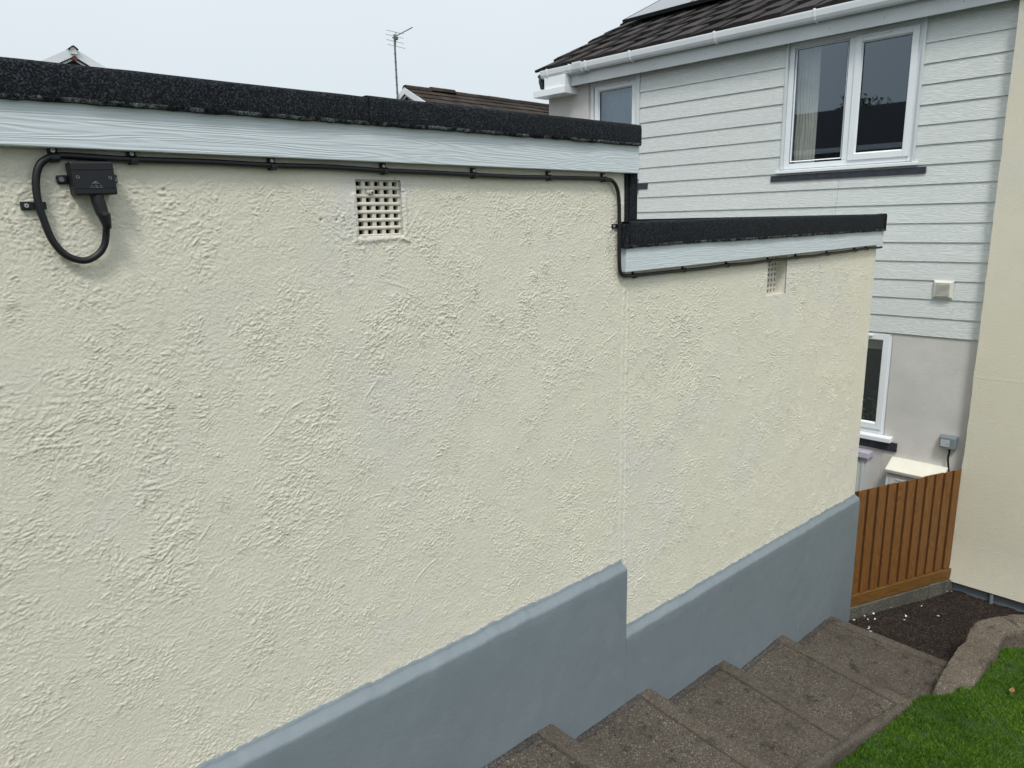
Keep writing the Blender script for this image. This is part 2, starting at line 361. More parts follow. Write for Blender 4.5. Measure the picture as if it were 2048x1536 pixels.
M['socket_l'] = simple('pale_grey_lid', (0.42, 0.44, 0.46), 0.3, 0.05, 8)
M['meterlid'] = simple('cream_grp', (0.74, 0.72, 0.62), 0.5, 0.05, 5)
M['lilac'] = simple('lilac_board', (0.52, 0.48, 0.58), 0.5, 0.08, 14)

# ------------------------------------------------------------------ ground
g = MB().box(-200, 400, -200, 400, -4.2, -3.72).build('ground', M['soil']); tag(g, None, kind='structure')

def lawnz(x):
    return np.interp(x, [-12, -0.8, 3.4, 4.0, 4.8, 5.4, 6.2, 6.7, 7.36], [-1.80, -1.82, -2.955, -3.03, -3.145, -3.24, -3.34, -3.5, -3.585])
def lawny(x):
    return np.interp(x, [-12, -1, 3.35, 4.75, 4.9, 5.05, 6.1, 6.3, 6.75, 7.36], [-0.75, -0.75, -0.845, -0.995, -1.10, -1.13, -1.13, -1.2, -1.6, -1.6])
xs = np.concatenate([np.arange(-12, 2.8, 0.25), np.arange(2.8, 7.36, 0.04)]); ts = np.concatenate([np.linspace(0, 1.4, 45)[:-1], np.linspace(1.4, 14, 40)])
XX, TT = np.meshgrid(xs, ts); YY = lawny(XX) - TT
ZZ = lawnz(XX) + 0.02 * vn(XX, YY, 0.5, 3) + 0.008 * vn(XX, YY, 0.12, 4) + 0.05 * np.clip(TT - 1.5, 0, 3)
def gridmesh(name, X, Y, Z, m, parent=None, smooth=True, keep=None, flip=False):
    nz, nx = X.shape; idx = np.arange(nz * nx).reshape(nz, nx)
    F = np.stack([idx[:-1, :-1], idx[:-1, 1:], idx[1:, 1:], idx[1:, :-1]], -1).reshape(-1, 4)
    if flip: F = F[:, ::-1]
    if keep is not None: F = F[keep.ravel()]
    V = np.stack([X, Y, Z], -1).reshape(-1, 3)
    used = np.unique(F); rm = np.full(len(V), -1); rm[used] = np.arange(len(used))
    return npmesh(name, V[used], rm[F], m, parent, smooth)
lw = gridmesh('lawn', XX, YY, ZZ, M['lawnbase'], flip=True); tag(lw, None, kind='structure')
# grass blades
rng = np.random.default_rng(11)
def blades(n, xr, tr, hmin, hmax, wd):
    x = rng.uniform(*xr, n); t_ = rng.uniform(0, 1, n) ** 1.0 * (tr[1] - tr[0]) + tr[0]; y = lawny(x) - t_
    z = lawnz(x) + 0.02 * vn(x, y, 0.5, 3) + 0.008 * vn(x, y, 0.12, 4) + 0.05 * np.clip(t_ - 1.5, 0, 3) - 0.002
    clump = np.clip(1 + 0.45 * vn(x, y, 0.09, 8), 0.5, 1.5)
    h = rng.uniform(hmin, hmax, n) * clump; a = rng.uniform(0, 2 * np.pi, n)
    lean = rng.normal(0, 0.5, n); la = rng.normal(0.6, 1.0, n) + 1.5 * vn(x, y, 0.15, 9)
    w_ = rng.uniform(0.6, 1.3, n) * wd
    dx, dy = np.cos(a) * w_, np.sin(a) * w_
    lx, ly = np.cos(la) * h * np.abs(lean), np.sin(la) * h * np.abs(lean)
    v = np.stack([np.stack([x - dx, y - dy, z], -1), np.stack([x + dx, y + dy, z], -1),
                  np.stack([x + dx * .7 + lx * .35, y + dy * .7 + ly * .35, z + h * .6], -1), np.stack([x + lx, y + ly, z + h], -1)], 1).reshape(-1, 3)
    i = np.arange(n)[:, None] * 4
    return v, i + np.array([[0, 1, 2, 3]])
v1, f1 = blades(170000, (3.2, 6.6), (0.0, 1.15), 0.011, 0.027, 0.0010)
v2, f2 = blades(30000, (-2, 3.2), (0.0, 3.0), 0.02, 0.04, 0.002)
gr = npmesh('grass', np.vstack([v1, v2]), np.vstack([f1, f2 + len(v1)]), M['grass']); tag(gr, 'short green lawn grass beside the steps', 'grass', kind='stuff')

# gravel patch at the foot of the steps
xs = np.arange(5.4, 7.6, 0.012); ys = np.arange(-2.0, 0.6, 0.012); XX, YY = np.meshgrid(xs, ys)
ZZ = -3.575 + 0.012 * vn(XX, YY, 0.16, 31) + 0.006 * vn(XX, YY, 0.04, 32) + 0.004 * vn(XX, YY, 0.015, 33)
tag(gridmesh('path', XX, YY, ZZ, M['gravel']), None, kind='structure')
n = 16000; px = rng.uniform(5.55, 7.34, n); py = rng.uniform(-1.5, 0.0, n)
ok = (np.abs(py) < 1.05) | (px > 6.3); px, py = px[ok], py[ok]; n = len(px)
pz = -3.573 + 0.012 * vn(px, py, 0.16, 31) + 0.006 * vn(px, py, 0.04, 32)
s = rng.uniform(0.0016, 0.0048, n) * (1 + 0.4 * vn(px, py, 0.1, 5))
octv = np.array([[1, 0, 0], [-1, 0, 0], [0, 1, 0], [0, -1, 0], [0, 0, 1], [0, 0, -1]], float)
octf = np.array([[0, 2, 4], [2, 1, 4], [1, 3, 4], [3, 0, 4], [2, 0, 5], [1, 2, 5], [3, 1, 5], [0, 3, 5]])
V = np.stack([px, py, pz], -1)[:, None, :] + octv[None] * (s[:, None, None] * rng.uniform(0.5, 1.4, (n, 1, 3)))
def stonemat(name, a, b_, c_):
    m, t, b = nodes(name); g_ = N(t, 'ShaderNodeNewGeometry')
    t.links.new(ramp(t, g_.outputs['Random Per Island'], [(0.0, a), (0.8, b_), (1.0, c_)]), b.inputs['Base Color']); b.inputs['Roughness'].default_value = 0.9; return m
st = npmesh('gravel', V.reshape(-1, 3), (np.arange(n)[:, None, None] * 6 + octf[None]).reshape(-1, 3), stonemat('grit', (0.010, 0.007, 0.007), (0.042, 0.030, 0.026), (0.13, 0.105, 0.09)))
tag(st, 'fine dark brown grit at the foot of the steps', 'gravel', kind='stuff')

# ------------------------------------------------------------------ steps
steps = thing('garden_steps', 'brown exposed aggregate concrete steps running down beside the cream garage wall', 'steps', (3, -0.4, -3.6))
def child(mb, name, m, parent, **k):
    o = mb.build(name, m, parent, **k); o.matrix_parent_inverse = Matrix.Translation(-parent.location) if parent.rotation_euler.z == 0 else Matrix.Identity(4); return o
noses = [(-1.2, -1.50), (-0.32, -1.72), (0.54, -1.955), (1.385, -2.19), (2.232, -2.421), (3.066, -2.650), (3.924, -2.885), (4.795, -3.095), (5.700, -3.335)]
skew = {3.924: -0.14, 4.795: -0.15, 3.066: -0.10, 5.700: -0.03, 2.232: 0.0}
def edge(x): return float(np.interp(x, [-2, 3.35, 4.77, 5.8], [-0.78, -0.845, -0.995, -1.02]))
for k in range(1, len(noses)):
    xb, zb0 = noses[k - 1]; xf, zf = noses[k]; zb = zb0 - 0.185
    sb, sf = skew.get(xb, 0), skew.get(xf, 0)
    def slab(x0, x1, s0, s1, y0, y1f, zt0, zt1, nx, ny, name, mat_, seed, par, th=0.3):
        u = np.linspace(0, 1, nx); v = np.linspace(0, 1, ny); U, Vv = np.meshgrid(u, v)
        yE = -0.9; X = (x0 + (x1 - x0) * U); Yr = np.interp(X, [x0, x1], [y1f(x0), y1f(x1)]); Y = y0 + (Yr - y0) * Vv
        X = X + (s0 + (s1 - s0) * U) * (Y / yE)
        Z = zt0 + (zt1 - zt0) * U + 0.0035 * vn(X, Y, 0.11, seed) + 0.0022 * vn(X, Y, 0.035, seed + 1) + 0.001 * vn(X, Y, 0.015, seed + 2)
        ed = np.minimum(np.minimum(U * (x1 - x0), (1 - U) * (x1 - x0)), np.minimum(Vv, 1 - Vv) * 0.85)
        ed = ed + 0.003 * vn(X, Y, 0.03, seed + 3)
        Z = Z - (0.012 if name == 'nosing' else 0.004) * np.clip(1 - ed / (0.012 if name == 'nosing' else 0.006), 0, 1) ** 2 * (1 if name != 'nosing' else np.clip(U * 2, 0.3, 1))
        idx = np.arange(nx * ny).reshape(ny, nx); F = np.stack([idx[:-1, :-1], idx[1:, :-1], idx[1:, 1:], idx[:-1, 1:]], -1).reshape(-1, 4)
        V = np.stack([X, Y, Z], -1).reshape(-1, 3)
        per = list(idx[0, :]) + list(idx[1:, -1]) + list(idx[-1, -2::-1]) + list(idx[-2:0:-1, 0])
        base = len(V); low = V[per].copy(); low[:, 2] -= th
        rough = 0.004 * vn(low[:, 0] + low[:, 1], low[:, 2], 0.03, seed); low[:, 0] += rough
        V = np.vstack([V, low]); m_ = len(per)
        sides = [(per[i], base + i, base + (i + 1) % m_, per[(i + 1) % m_]) for i in range(m_)]
        o = npmesh(name, V, np.vstack([F, np.array(sides)]), mat_, par, True)
        bm_ = bmesh.new(); bm_.from_mesh(o.data); bmesh.ops.recalc_face_normals(bm_, faces=bm_.faces); bm_.to_mesh(o.data); bm_.free()
        return o
    zj = zb + (zf - zb) * (xf - 0.105 - xb) / (xf - xb)
    big = xf > 2
    tr = slab(xb - 0.005, xf - 0.105 - 0.016, sb, sf, -0.08, edge, zb, zj, 120 if big else 20, 110 if big else 20, 'tread', M['tread'], 100 + k, steps)
    ns = slab(xf - 0.105, xf, sf, sf, -0.03, lambda x: edge(x) - 0.004, zj + 0.001, zf, 20, 110 if big else 20, 'nosing', M['nosing'], 200 + k, steps)
    bd = slab(xb, xf - 0.11, sb * .05, sf * .05, -0.025, lambda x: -0.082, zb + 0.006, zj + 0.006, 60, 6, 'mortar_fillet', M['mortar'], 300 + k, steps)
    for o in (tr, ns, bd): o.matrix_parent_inverse = Matrix.Translation(-steps.location)
# sloping concrete edging on the lawn side of the steps
def edging():
    n = 220; f = np.linspace(0, 1, n); xx = 1.4 + (4.80 - 1.4) * f
    yy = np.interp(xx, [1.4, 3.2, 4.8], [-0.80, -0.872, -0.985]); zz = np.interp(xx, [1.4, 3.2, 4.55, 4.80], [-2.265, -2.815, -3.10, -3.16])
    prof = [(0.040, -0.25), (0.040, -0.006), (0.034, 0.0), (0.02, 0.003), (-0.012, 0.002), (-0.020, -0.006), (-0.024, -0.03), (-0.026, -0.08), (-0.026, -0.35)]
    V = np.array([[(xx[i], yy[i] + a, zz[i] + b) for a, b in prof] for i in range(n)]).reshape(-1, 3)
    V[:, 2] += 0.006 * vn(V[:, 0], V[:, 1], 0.15, 401) + 0.004 * vn(V[:, 0], V[:, 1], 0.03, 402); V[:, 1] += 0.007 * vn(V[:, 0], V[:, 2], 0.10, 403) + 0.003 * vn(V[:, 0], V[:, 2], 0.025, 404)
    k = len(prof); F = [(i * k + j, (i + 1) * k + j, (i + 1) * k + j + 1, i * k + j + 1) for i in range(n - 1) for j in range(k - 1)]
    mb = MB().add(V, F); mb.f += [tuple(range(k)), tuple(range((n - 1) * k, n * k))]
    o = mb.build('edging', M['nosing'], steps, smooth=True); o.matrix_parent_inverse = Matrix.Translation(-steps.location)
edging()
landing = MB().box(-8, -1.2, -2.6, -0.03, -2.4, -1.685).build('landing', M['nosing']); tag(landing, None, kind='structure')

# broken concrete kerbs beside the lawn
def kerb(name, pts, width, ztop, zbot, seed, label):
    P = catmull([(p[0], p[1], 0) for p in pts], 14); n = len(P); L = []
    prof = [(-1.0, -1), (-1.02, -0.30), (-0.99, -0.06), (-0.93, -0.01), (-0.55, 0.01), (-0.2, 0.02), (0.2, 0.02), (0.60, 0.01), (0.90, -0.01), (0.98, -0.06), (1.03, -0.35), (1.0, -1)]
    prof2 = []
    for i in range(len(prof) - 1):
        for k in range(5): prof2.append(tuple(prof[i][j] + (prof[i + 1][j] - prof[i][j]) * k / 5 for j in (0, 1)))
    prof2.append(prof[-1]); V = []
    for i, p in enumerate(P):
        t_ = (P[min(i + 1, n - 1)] - P[max(i - 1, 0)]).normalized(); nrm = Vector((-t_.y, t_.x, 0))
        f = i / (n - 1); wd = width(f); zt = ztop(f)
        for a, b in prof2:
            hgt = zt - zbot; V.append((p.x - nrm.x * a * wd, p.y - nrm.y * a * wd, zt + (b * hgt if b < 0 else b * 0.3)))
    V = np.array(V); q = V[:, 0] + V[:, 1] * 0.7
    V[:, 2] += 0.012 * vn(V[:, 0], V[:, 1], 0.16, seed) + 0.005 * vn(V[:, 0], V[:, 1], 0.04, seed + 1) + 0.003 * vn(V[:, 0], V[:, 1], 0.018, seed + 4)
    V[:, 1] += 0.018 * vn(V[:, 0], V[:, 2] * .3, 0.13, seed + 2) + 0.004 * vn(V[:, 0], V[:, 2], 0.03, seed + 3)
    k = len(prof2); F = [(i * k + j, i * k + j + 1, (i + 1) * k + j + 1, (i + 1) * k + j) for i in range(n - 1) for j in range(k - 1)]
    mb = MB().add(V, F); mb.f += [tuple(range(k)), tuple(range((n - 1) * k, n * k))]
    o = mb.build(name, M['kerb'], None, smooth=True); tag(o, label, 'kerb'); return o
kerb('concrete_kerb', [(4.84, -1.165), (4.98, -1.12), (5.3, -1.10), (5.8, -1.10), (6.14, -1.10), (6.33, -1.19)], lambda f: float(np.interp(f, [0, 0.06, 0.2, 1], [0.02, 0.075, 0.102, 0.115])), lambda f: float(np.interp(f, [0, 0.08, 0.3, 1], [-3.27, -3.225, -3.20, -3.20])), -3.7, 51,
     'worn old concrete kerb lying between the bottom step and the lawn')
kerb('concrete_kerb', [(6.345, -1.20), (6.5, -1.33), (6.75, -1.6), (6.95, -1.9)], lambda f: 0.115, lambda f: -3.205, -3.7, 71,
     'cracked flat kerb stone at the far corner of the lawn, by the wall')

# ------------------------------------------------------------------ garage
gar = thing('garage', 'cream rendered flat roofed garage with black felt edge and blue grey plinth', 'garage', (3, 1.5, -3.6))
def under(o, p=gar): o.matrix_parent_inverse = Matrix.Translation(-p.location); return o
VA = (1.353, 1.537, -0.043, 0.145)      # air brick openings (x0, x1, z0, z1)
VB = (4.305, 4.562, -0.510, -0.268)
xs = np.concatenate([np.arange(-2.2, -0.05, 0.03), np.arange(-0.05, 3.0, 0.0027), np.arange(3.0, 6.1101, 0.0040)]); xs[-1] = 6.112
zs = np.arange(-2.62, 0.26, 0.0028)
for v_ in VA[:2] + VB[:2]: xs[np.argmin(abs(xs - v_))] = v_
for v_ in VA[2:] + VB[2:]: zs[np.argmin(abs(zs - v_))] = v_
XX, ZZ = np.meshgrid(xs, zs)
H = render_height(XX, ZZ, xs, zs, 5, 5200, 1.0)
# smoother band against the fascia, round the joint of the two buildings and at the far corner
calm = 1 - 0.75 * np.exp(-((ZZ - 0.19) / 0.05) ** 2) * (XX < 2.9) - 0.6 * np.exp(-((XX - 2.815) / 0.025) ** 2) * (ZZ < -0.3) - 0.6 * np.exp(-((ZZ + 0.27) / 0.05) ** 2) * (XX > 2.9)
calm *= 1 - 0.55 * np.exp(-((XX - 6.02) / 0.10) ** 2)
H = 0.002 + (H * np.interp(XX, [0, 2.5, 3.5, 6], [1.15, 1.30, 1.50, 1.65]) + 0.001) * np.clip(calm, 0.15, 1)
for (cx_, s_) in ((2.826, 0.008), (2.862, 0.006)):
    wob = cx_ + 0.007 * vn(ZZ, ZZ * 0, 0.25, 61) + 0.003 * vn(ZZ, ZZ * 0, 0.05, 62)
    H += (0.003 + 0.002 * vn(XX, ZZ, 0.02, 63)) * np.exp(-((XX - wob) / s_) ** 2) * (ZZ < -0.3)
H += 0.0025 * np.exp(-((XX - (6.03 + 0.002 * vn(ZZ, ZZ * 0, 0.3, 64))) / 0.004) ** 2)      # corner bead line
r_ = np.maximum(np.maximum(VA[0] - XX, XX - VA[1]), np.maximum(VA[2] - ZZ, ZZ - VA[3]))
H += 0.004 * np.exp(-((r_ - 0.012 - 0.004 * vn(XX, ZZ, 0.04, 66)) / 0.008) ** 2) * (r_ > 0) * (ZZ < 0.10)
for hx, hz in ((0.737, 0.104), (1.213, 0.014), (1.271, 0.013)):                          # old screw holes
    H -= 0.016 * np.exp(-(((XX - hx) ** 2 + (ZZ - hz) ** 2) / 0.0035 ** 2))
YY = -H
xc = 0.5 * (XX[:-1, :-1] + XX[1:, 1:]); zc = 0.5 * (ZZ[:-1, :-1] + ZZ[1:, 1:])
def inside(V_): return (xc > V_[0]) & (xc < V_[1]) & (zc > V_[2]) & (zc < V_[3])
def ptop(x): return np.where(x < 2.83, np.interp(x, [-3, 0.62, 2.83], [-1.60, -1.70, -1.79]), np.interp(x, [2.83, 6.11], [-2.200, -2.378]))
keep = ~inside(VA) & ~inside(VB) & ~((xc > 2.905) & (zc > -0.10)) & (zc > ptop(xc) - 0.12)
keep &= ~((xc < 0.3) & (zc < -2.0))
skin = gridmesh('wall', XX, YY, ZZ, M['cream'], gar, True, keep); under(skin)
core = MB()
def wb(x0, x1, z0, z1): core.box(x0, x1, 0.003, 0.22, z0, z1)
wb(-2.2, VA[0], -3.72, 0.26); wb(VA[0], VA[1], -3.72, VA[2]); wb(VA[0], VA[1], VA[3], 0.26); wb(VA[1], 2.905, -3.72, 0.26)
wb(2.905, VB[0], -3.72, -0.10); wb(VB[0], VB[1], -3.72, VB[2]); wb(VB[0], VB[1], VB[3], -0.10); wb(VB[1], 6.105, -3.72, -0.10)
core.box(-2.2, 2.905, 2.9, 3.1, -3.72, 0.26).box(2.905, 6.105, 2.9, 3.1, -3.72, -0.1)
core.box(5.9, 6.105, 0.22, 2.9, -3.72, -0.1).box(2.7, 2.905, 0.22, 2.9, -3.72, 0.26).box(-2.2, -2.0, 0.22, 2.9, -3.72, 0.26)
under(core.build('wall_core', M['cream'], gar))
under(MB().box(VA[0] - .05, VA[1] + .05, 0.221, 0.24, VA[2] - .05, VA[3] + .05).build('cavity_shade', M['dark'], gar)); under(MB().box(VB[0] - .05, VB[1] + .05, 0.221, 0.24, VB[2] - .05, VB[3] + .05).build('cavity_shade', M['dark'], gar))  # black panels behind the wall, painted shade for the vent holes

def airbrick(V_, y, nc, nr, fx, fz, label, rad, inset=0.0):
    x0, x1, z0, z1 = V_; root = None; mb = MB()
    px_ = (x1 - x0 - 2 * inset) / nc; pz_ = (z1 - z0) / nr; bw = px_ * (1 - fx); bh = pz_ * (1 - fz); rr = random.Random(3)
    for i in range(nc + 1):
        cx = x0 + inset + i * px_; hw = bw / 2 if 0 < i < nc else bw / 2
        mb.box(max(x0, cx - hw + rr.uniform(-.0008, .0008)), min(x1, cx + hw), y + 0.003, y + 0.020, z0, z1)
    for j in range(nr + 1):
        cz = z0 + j * pz_; a, b = max(z0 - .002, cz - bh / 2), min(z1 + .002, cz + bh / 2)
        pts = [(y + 0.022, a), (y + 0.005, a), (y, a + (b - a) * .25), (y, a + (b - a) * .75), (y + 0.005, b), (y + 0.022, b)]
        mb.prism(pts, x0 + .0005, x1 - .0005, 'x')
    o = mb.build('air_brick', M['grill'], gar, bevel=rad); o['label'] = label; under(o)
    MB().box(x0 + .001, x1 - .001, y + 0.034, y + 0.038, z0 + .001, z1 - .001).build('opening', M['dark'], o); return o  # solid black plate painting the dark depth behind the holes
ab = airbrick(VA, 0.004, 5, 7, 0.56, 0.52, 'larger painted air brick with square holes', 0.0022)
plug = MB().cyl((1.417, -0.004, 0.103), (1.417, 0.012, 0.103), 0.0078, 14).cyl((1.410, 0.002, 0.103), (1.405, 0.02, 0.103), 0.009, 10)
pl = plug.build('wall_plug', M['grill'], ab, smooth=True)
pd = MB().cyl((1.417, -0.0046, 0.103), (1.417, -0.0035, 0.103), 0.0035, 12).build('plug_hole', M['dark'], ab)  # black disc painted on as the dark inside the plug
airbrick(VB, 0.060, 6, 7, 0.54, 0.56, 'smaller looking air brick set deep in the wall', 0.002)

# plinth: projecting painted band with a soft chamfered top, stepped at the joint
def plinth(x0, x1, name, off):
    n = int((x1 - x0) / 0.012); xx = np.linspace(x0, x1, n); prof = []
    top = ptop(xx) + 0.006 * vn(xx, xx * 0, 0.30, 81) + 0.0035 * vn(xx, xx * 0, 0.05, 82) + 0.002 * vn(xx, xx * 0, 0.018, 88)
    rg = 0.004 + 0.0045 * vn(xx, xx * 0, 0.013, 87) + 0.003 * vn(xx, xx * 0, 0.05, 89)
    d = [(0.000, 0.008), (0.0085, 0.006), (0.0095, 0.000), (0.015, -0.007), (0.029, -0.0165), (0.0425, -0.0255), (0.0470, -0.031), (0.0485, -0.041)] + [(0.048, -0.09 - 0.05 * i) for i in range(40)]
    X = np.repeat(xx[None], len(d), 0); Z = np.stack([top + b for a, b in d]); Z[:2] += rg; Y = np.stack([-(xx * 0 + a + off) for a, b in d])
    flat = np.clip(np.arange(len(d)) / 6.0, 0, 1)[:, None]
    Y -= flat * (0.0025 * vn(X, Z, 0.55, 83) + 0.0014 * vn(X, Z, 0.09, 84) + 0.0006 * vn(X, Z, 0.02, 86)) + (1 - flat) * 0.003 * vn(X, Z, 0.03, 85)
    nz = len(d)
    X = np.concatenate([X]); o = gridmesh(name, X, Y, Z, M['plinth'], gar, True, None, True)
    # end caps
    return under(o)
plinth(-2.2, 2.829, 'plinth', 0.0); plinth(2.8305, 6.112, 'plinth', -0.0005)
capm = MB()
zc1 = float(ptop(np.array(2.80))); zc2 = float(ptop(np.array(2.86)))
capm.prism([(0.0, zc1), (-0.012, zc1 - 0.006), (-0.042, zc1 - 0.025), (-0.048, zc1 - 0.06), (-0.048, zc2 - 0.1), (0.0, zc2 - 0.1)], 2.818, 2.8303, 'x')
zc3 = float(ptop(np.array(6.1)))
under(capm.build('plinth_end', M['plinth'], gar, bevel=0.004)); capm = MB(); capm.prism([(0.0, zc3), (-0.042, zc3 - 0.025), (-0.048, zc3 - 0.06), (-0.048, -3.75), (0.15, -3.75), (0.15, zc3)], 6.100, 6.130, 'x')
under(capm.build('plinth_end', M['plinth'], gar, bevel=0.004))

# roofs: felt edges, decks, fascia boards
def feltedge(x0, x1, y0, zb, zt, depth, name, wav, seed, parent=gar, zb1=None, zt1=None):
    n = int((x1 - x0) / 0.02) + 2; xx = np.linspace(x0, x1, n)
    tv = zt + ((zt1 if zt1 is not None else zt) - zt) * (xx - x0) / (x1 - x0) + wav * vn(xx, xx * 0, 0.7, seed) + wav * .35 * vn(xx, xx * 0, 0.12, seed + 1)
    bv = zb + ((zb1 if zb1 is not None else zb) - zb) * (xx - x0) / (x1 - x0) + wav * .5 * vn(xx, xx * 0, 0.5, seed + 2) + 0.0022 * vn(xx, xx * 0, 0.03, seed + 3)
    d = [(0.016, 0, 0), (0.002, 0, 0.0), (0.0, 0.09, 0.0), (0.0, 0.35, 0), (0.0005, 0.80, 0), (0.0015, 0.93, 0), (0.005, 0.985, 0), (0.012, 1.0, 0), (0.045, 1.0, 0.0), (0.075, 0.97, 0), (0.10, 0.86, 0), (0.2, 0.80, 0), (depth, 0.84, 0)]
    X = np.repeat(xx[None], len(d), 0); Y = np.stack([xx * 0 + y0 + a for a, b, c in d]); Z = np.stack([bv + (tv - bv) * b for a, b, c in d])
    Y[:10] -= 0.0035 * vn(X[:10], Z[:10], 0.25, seed + 5) + 0.0012 * vn(X[:10], Z[:10], 0.05, seed + 6)
    o = gridmesh(name, X, Y, Z, M['felt'], parent, True, None, True); under(o, parent)
    o.data.materials.append(M['felt_lip']); nx_ = n - 1; mi = np.zeros(len(o.data.polygons), dtype=np.int32); mi[nx_:2 * nx_] = 1; o.data.polygons.foreach_set('material_index', mi)
    m_ = o.modifiers.new('thick', 'SOLIDIFY'); m_.thickness = 0.004; m_.offset = -1
    return o
feltedge(-2.3, 1.392, -0.0590, 0.288, 0.373, 3.2, 'roof_felt', 0.0025, 11, zb1=0.317, zt1=0.399)
feltedge(1.388, 2.872, -0.0605, 0.318, 0.401, 3.2, 'roof_felt', 0.0025, 21, zb1=0.326, zt1=0.413)
feltedge(2.80, 6.060, -0.060, -0.138, -0.020, 3.15, 'roof_felt', 0.004, 31, zb1=-0.148, zt1=-0.024)
feltedge(6.066, 6.098, -0.064, -0.150, -0.020, 3.15, 'roof_felt', 0.003, 41)
fe = MB()
def rounded(z0, z1, y0, y1, r=0.02):
    return [(y0, z0), (y0, z1 - r), (y0 + r * .3, z1 - r * .3), (y0 + r, z1), (y1, z1), (y1, z0)]
fe.prism(rounded(0.325, 0.414, -0.0595, 3.1), 2.866, 2.880, 'x'); under(fe.build('felt_return', M['felt'], gar, bevel=0.004)); fe = MB().prism(rounded(-0.146, -0.022, -0.063, 3.1), 6.094, 6.108, 'x')
under(fe.build('felt_return', M['felt'], gar, bevel=0.004))
# raised felt kerb at the back of the lower roof, seen over its front edge
under(MB().prism([(2.95, -0.10), (2.96, -0.012), (2.99, -0.004), (3.05, -0.004), (3.1, -0.10)], 2.91, 6.12, 'x').build('roof_kerb', M['felt'], gar, smooth=False, bevel=0.008))
# felt upstand wrapping the corner where the two roofs meet
cf = MB().box(2.822, 2.846, -0.013, 0.02, -0.13, 0.204).box(2.849, 2.909, -0.019, 0.25, -0.040, 0.204)
cf.prism([(2.775, -0.142), (2.790, -0.040), (2.815, -0.022), (2.845, -0.022), (2.845, -0.142)], -0.034, 0.0, 'y')
cf.prism([(2.772, -0.146), (2.80, -0.03), (2.84, -0.022), (2.84, -0.146)], -0.057, -0.036, 'y')
under(cf.build('felt_upstand', M['felt'], gar, bevel=0.004))
f1_ = MB().box(-2.3, 2.884, -0.044, -0.012, 0.200, 0.330).build('fascia_board', M['fascia_blue'], gar, bevel=0.003); under(f1_)
f2_ = MB().box(2.790, 6.098, -0.047, -0.012, -0.257, -0.13).build('fascia_board', M['fascia_blue'], gar, bevel=0.003); under(f2_)
f3_ = MB().box(6.100, 6.116, -0.047, 3.1, -0.257, -0.13).build('fascia_board', M['fascia_blue'], gar, bevel=0.002); under(f3_)
sf = MB().box(-2.3, 2.884, -0.0115, 0.03, 0.206, 0.33).box(2.93, 6.1, -0.0115, 0.03, -0.250, -0.12)
under(sf.build('packing_batten', M['dull_board'], gar))

# ------------------------------------------------------------------ cable with clips, junction box
cab = thing('cable', 'black outdoor cable clipped under both fascia boards, looping down to the junction box', 'cable', (0.5, -0.02, 0.1))
cy = -0.021
loop = [(0.565, -0.045, 0.075), (0.571, -0.040, 0.035), (0.5705, -0.030, 0.000), (0.562, -0.024, -0.040), (0.540, -0.022, -0.066), (0.508, -0.022, -0.077), (0.472, -0.021, -0.062), (0.447, -0.021, -0.025),
        (0.4345, -0.021, 0.028), (0.429, -0.021, 0.076), (0.4325, -0.021, 0.125), (0.446, -0.021, 0.160), (0.470, -0.021, 0.178), (0.500, -0.021, 0.1835), (0.57, -0.021, 0.182), (0.663, -0.021, 0.180), (0.85, -0.021, 0.181),
        (1.058, -0.021, 0.178), (1.25, -0.021, 0.179), (1.463, -0.021, 0.174), (1.66, -0.021, 0.173), (1.873, -0.021, 0.170), (2.09, -0.021, 0.168), (2.292, -0.021, 0.170), (2.50, -0.021, 0.172), (2.66, -0.022, 0.171), (2.715, -0.022, 0.160),
        (2.748, -0.023, 0.120), (2.760, -0.023, 0.05), (2.762, -0.023, -0.05), (2.764, -0.023, -0.15), (2.768, -0.023, -0.235), (2.785, -0.023, -0.266), (2.83, -0.023, -0.277), (2.95, -0.022, -0.280), (3.12, -0.021, -0.281),
        (3.338, -0.021, -0.283), (3.56, -0.021, -0.284), (3.789, -0.021, -0.282), (4.04, -0.021, -0.286), (4.293, -0.021, -0.283), (4.48, -0.021, -0.287), (4.674, -0.021, -0.283), (4.92, -0.021, -0.287), (5.16, -0.021, -0.283), (5.40, -0.021, -0.284),
        (5.653, -0.021, -0.281), (5.879, -0.021, -0.277), (6.00, -0.021, -0.279), (6.10, -0.024, -0.281), (6.150, -0.028, -0.280)]
o = MB().tube(catmull(loop, 8), 0.0088, 12).build('cable_sheath', M['black'], cab, smooth=True); under(o, cab)
clips = [(x, z - (0.0075 if sd == 0 else 0), sd) for x, z, sd in [(0.480, 0.203, 0), (0.663, 0.203, 0), (1.058, 0.200, 0), (1.463, 0.197, 0), (1.873, 0.193, 0), (2.292, 0.193, 0), (2.655, 0.194, 0), (0.405, 0.062, 1), (2.738, -0.040, 1),
         (2.90, -0.258, 0), (3.338, -0.259, 0), (3.789, -0.259, 0), (4.293, -0.261, 0), (4.674, -0.261, 0), (5.16, -0.261, 0), (5.653, -0.259, 0), (5.879, -0.256, 0)]]
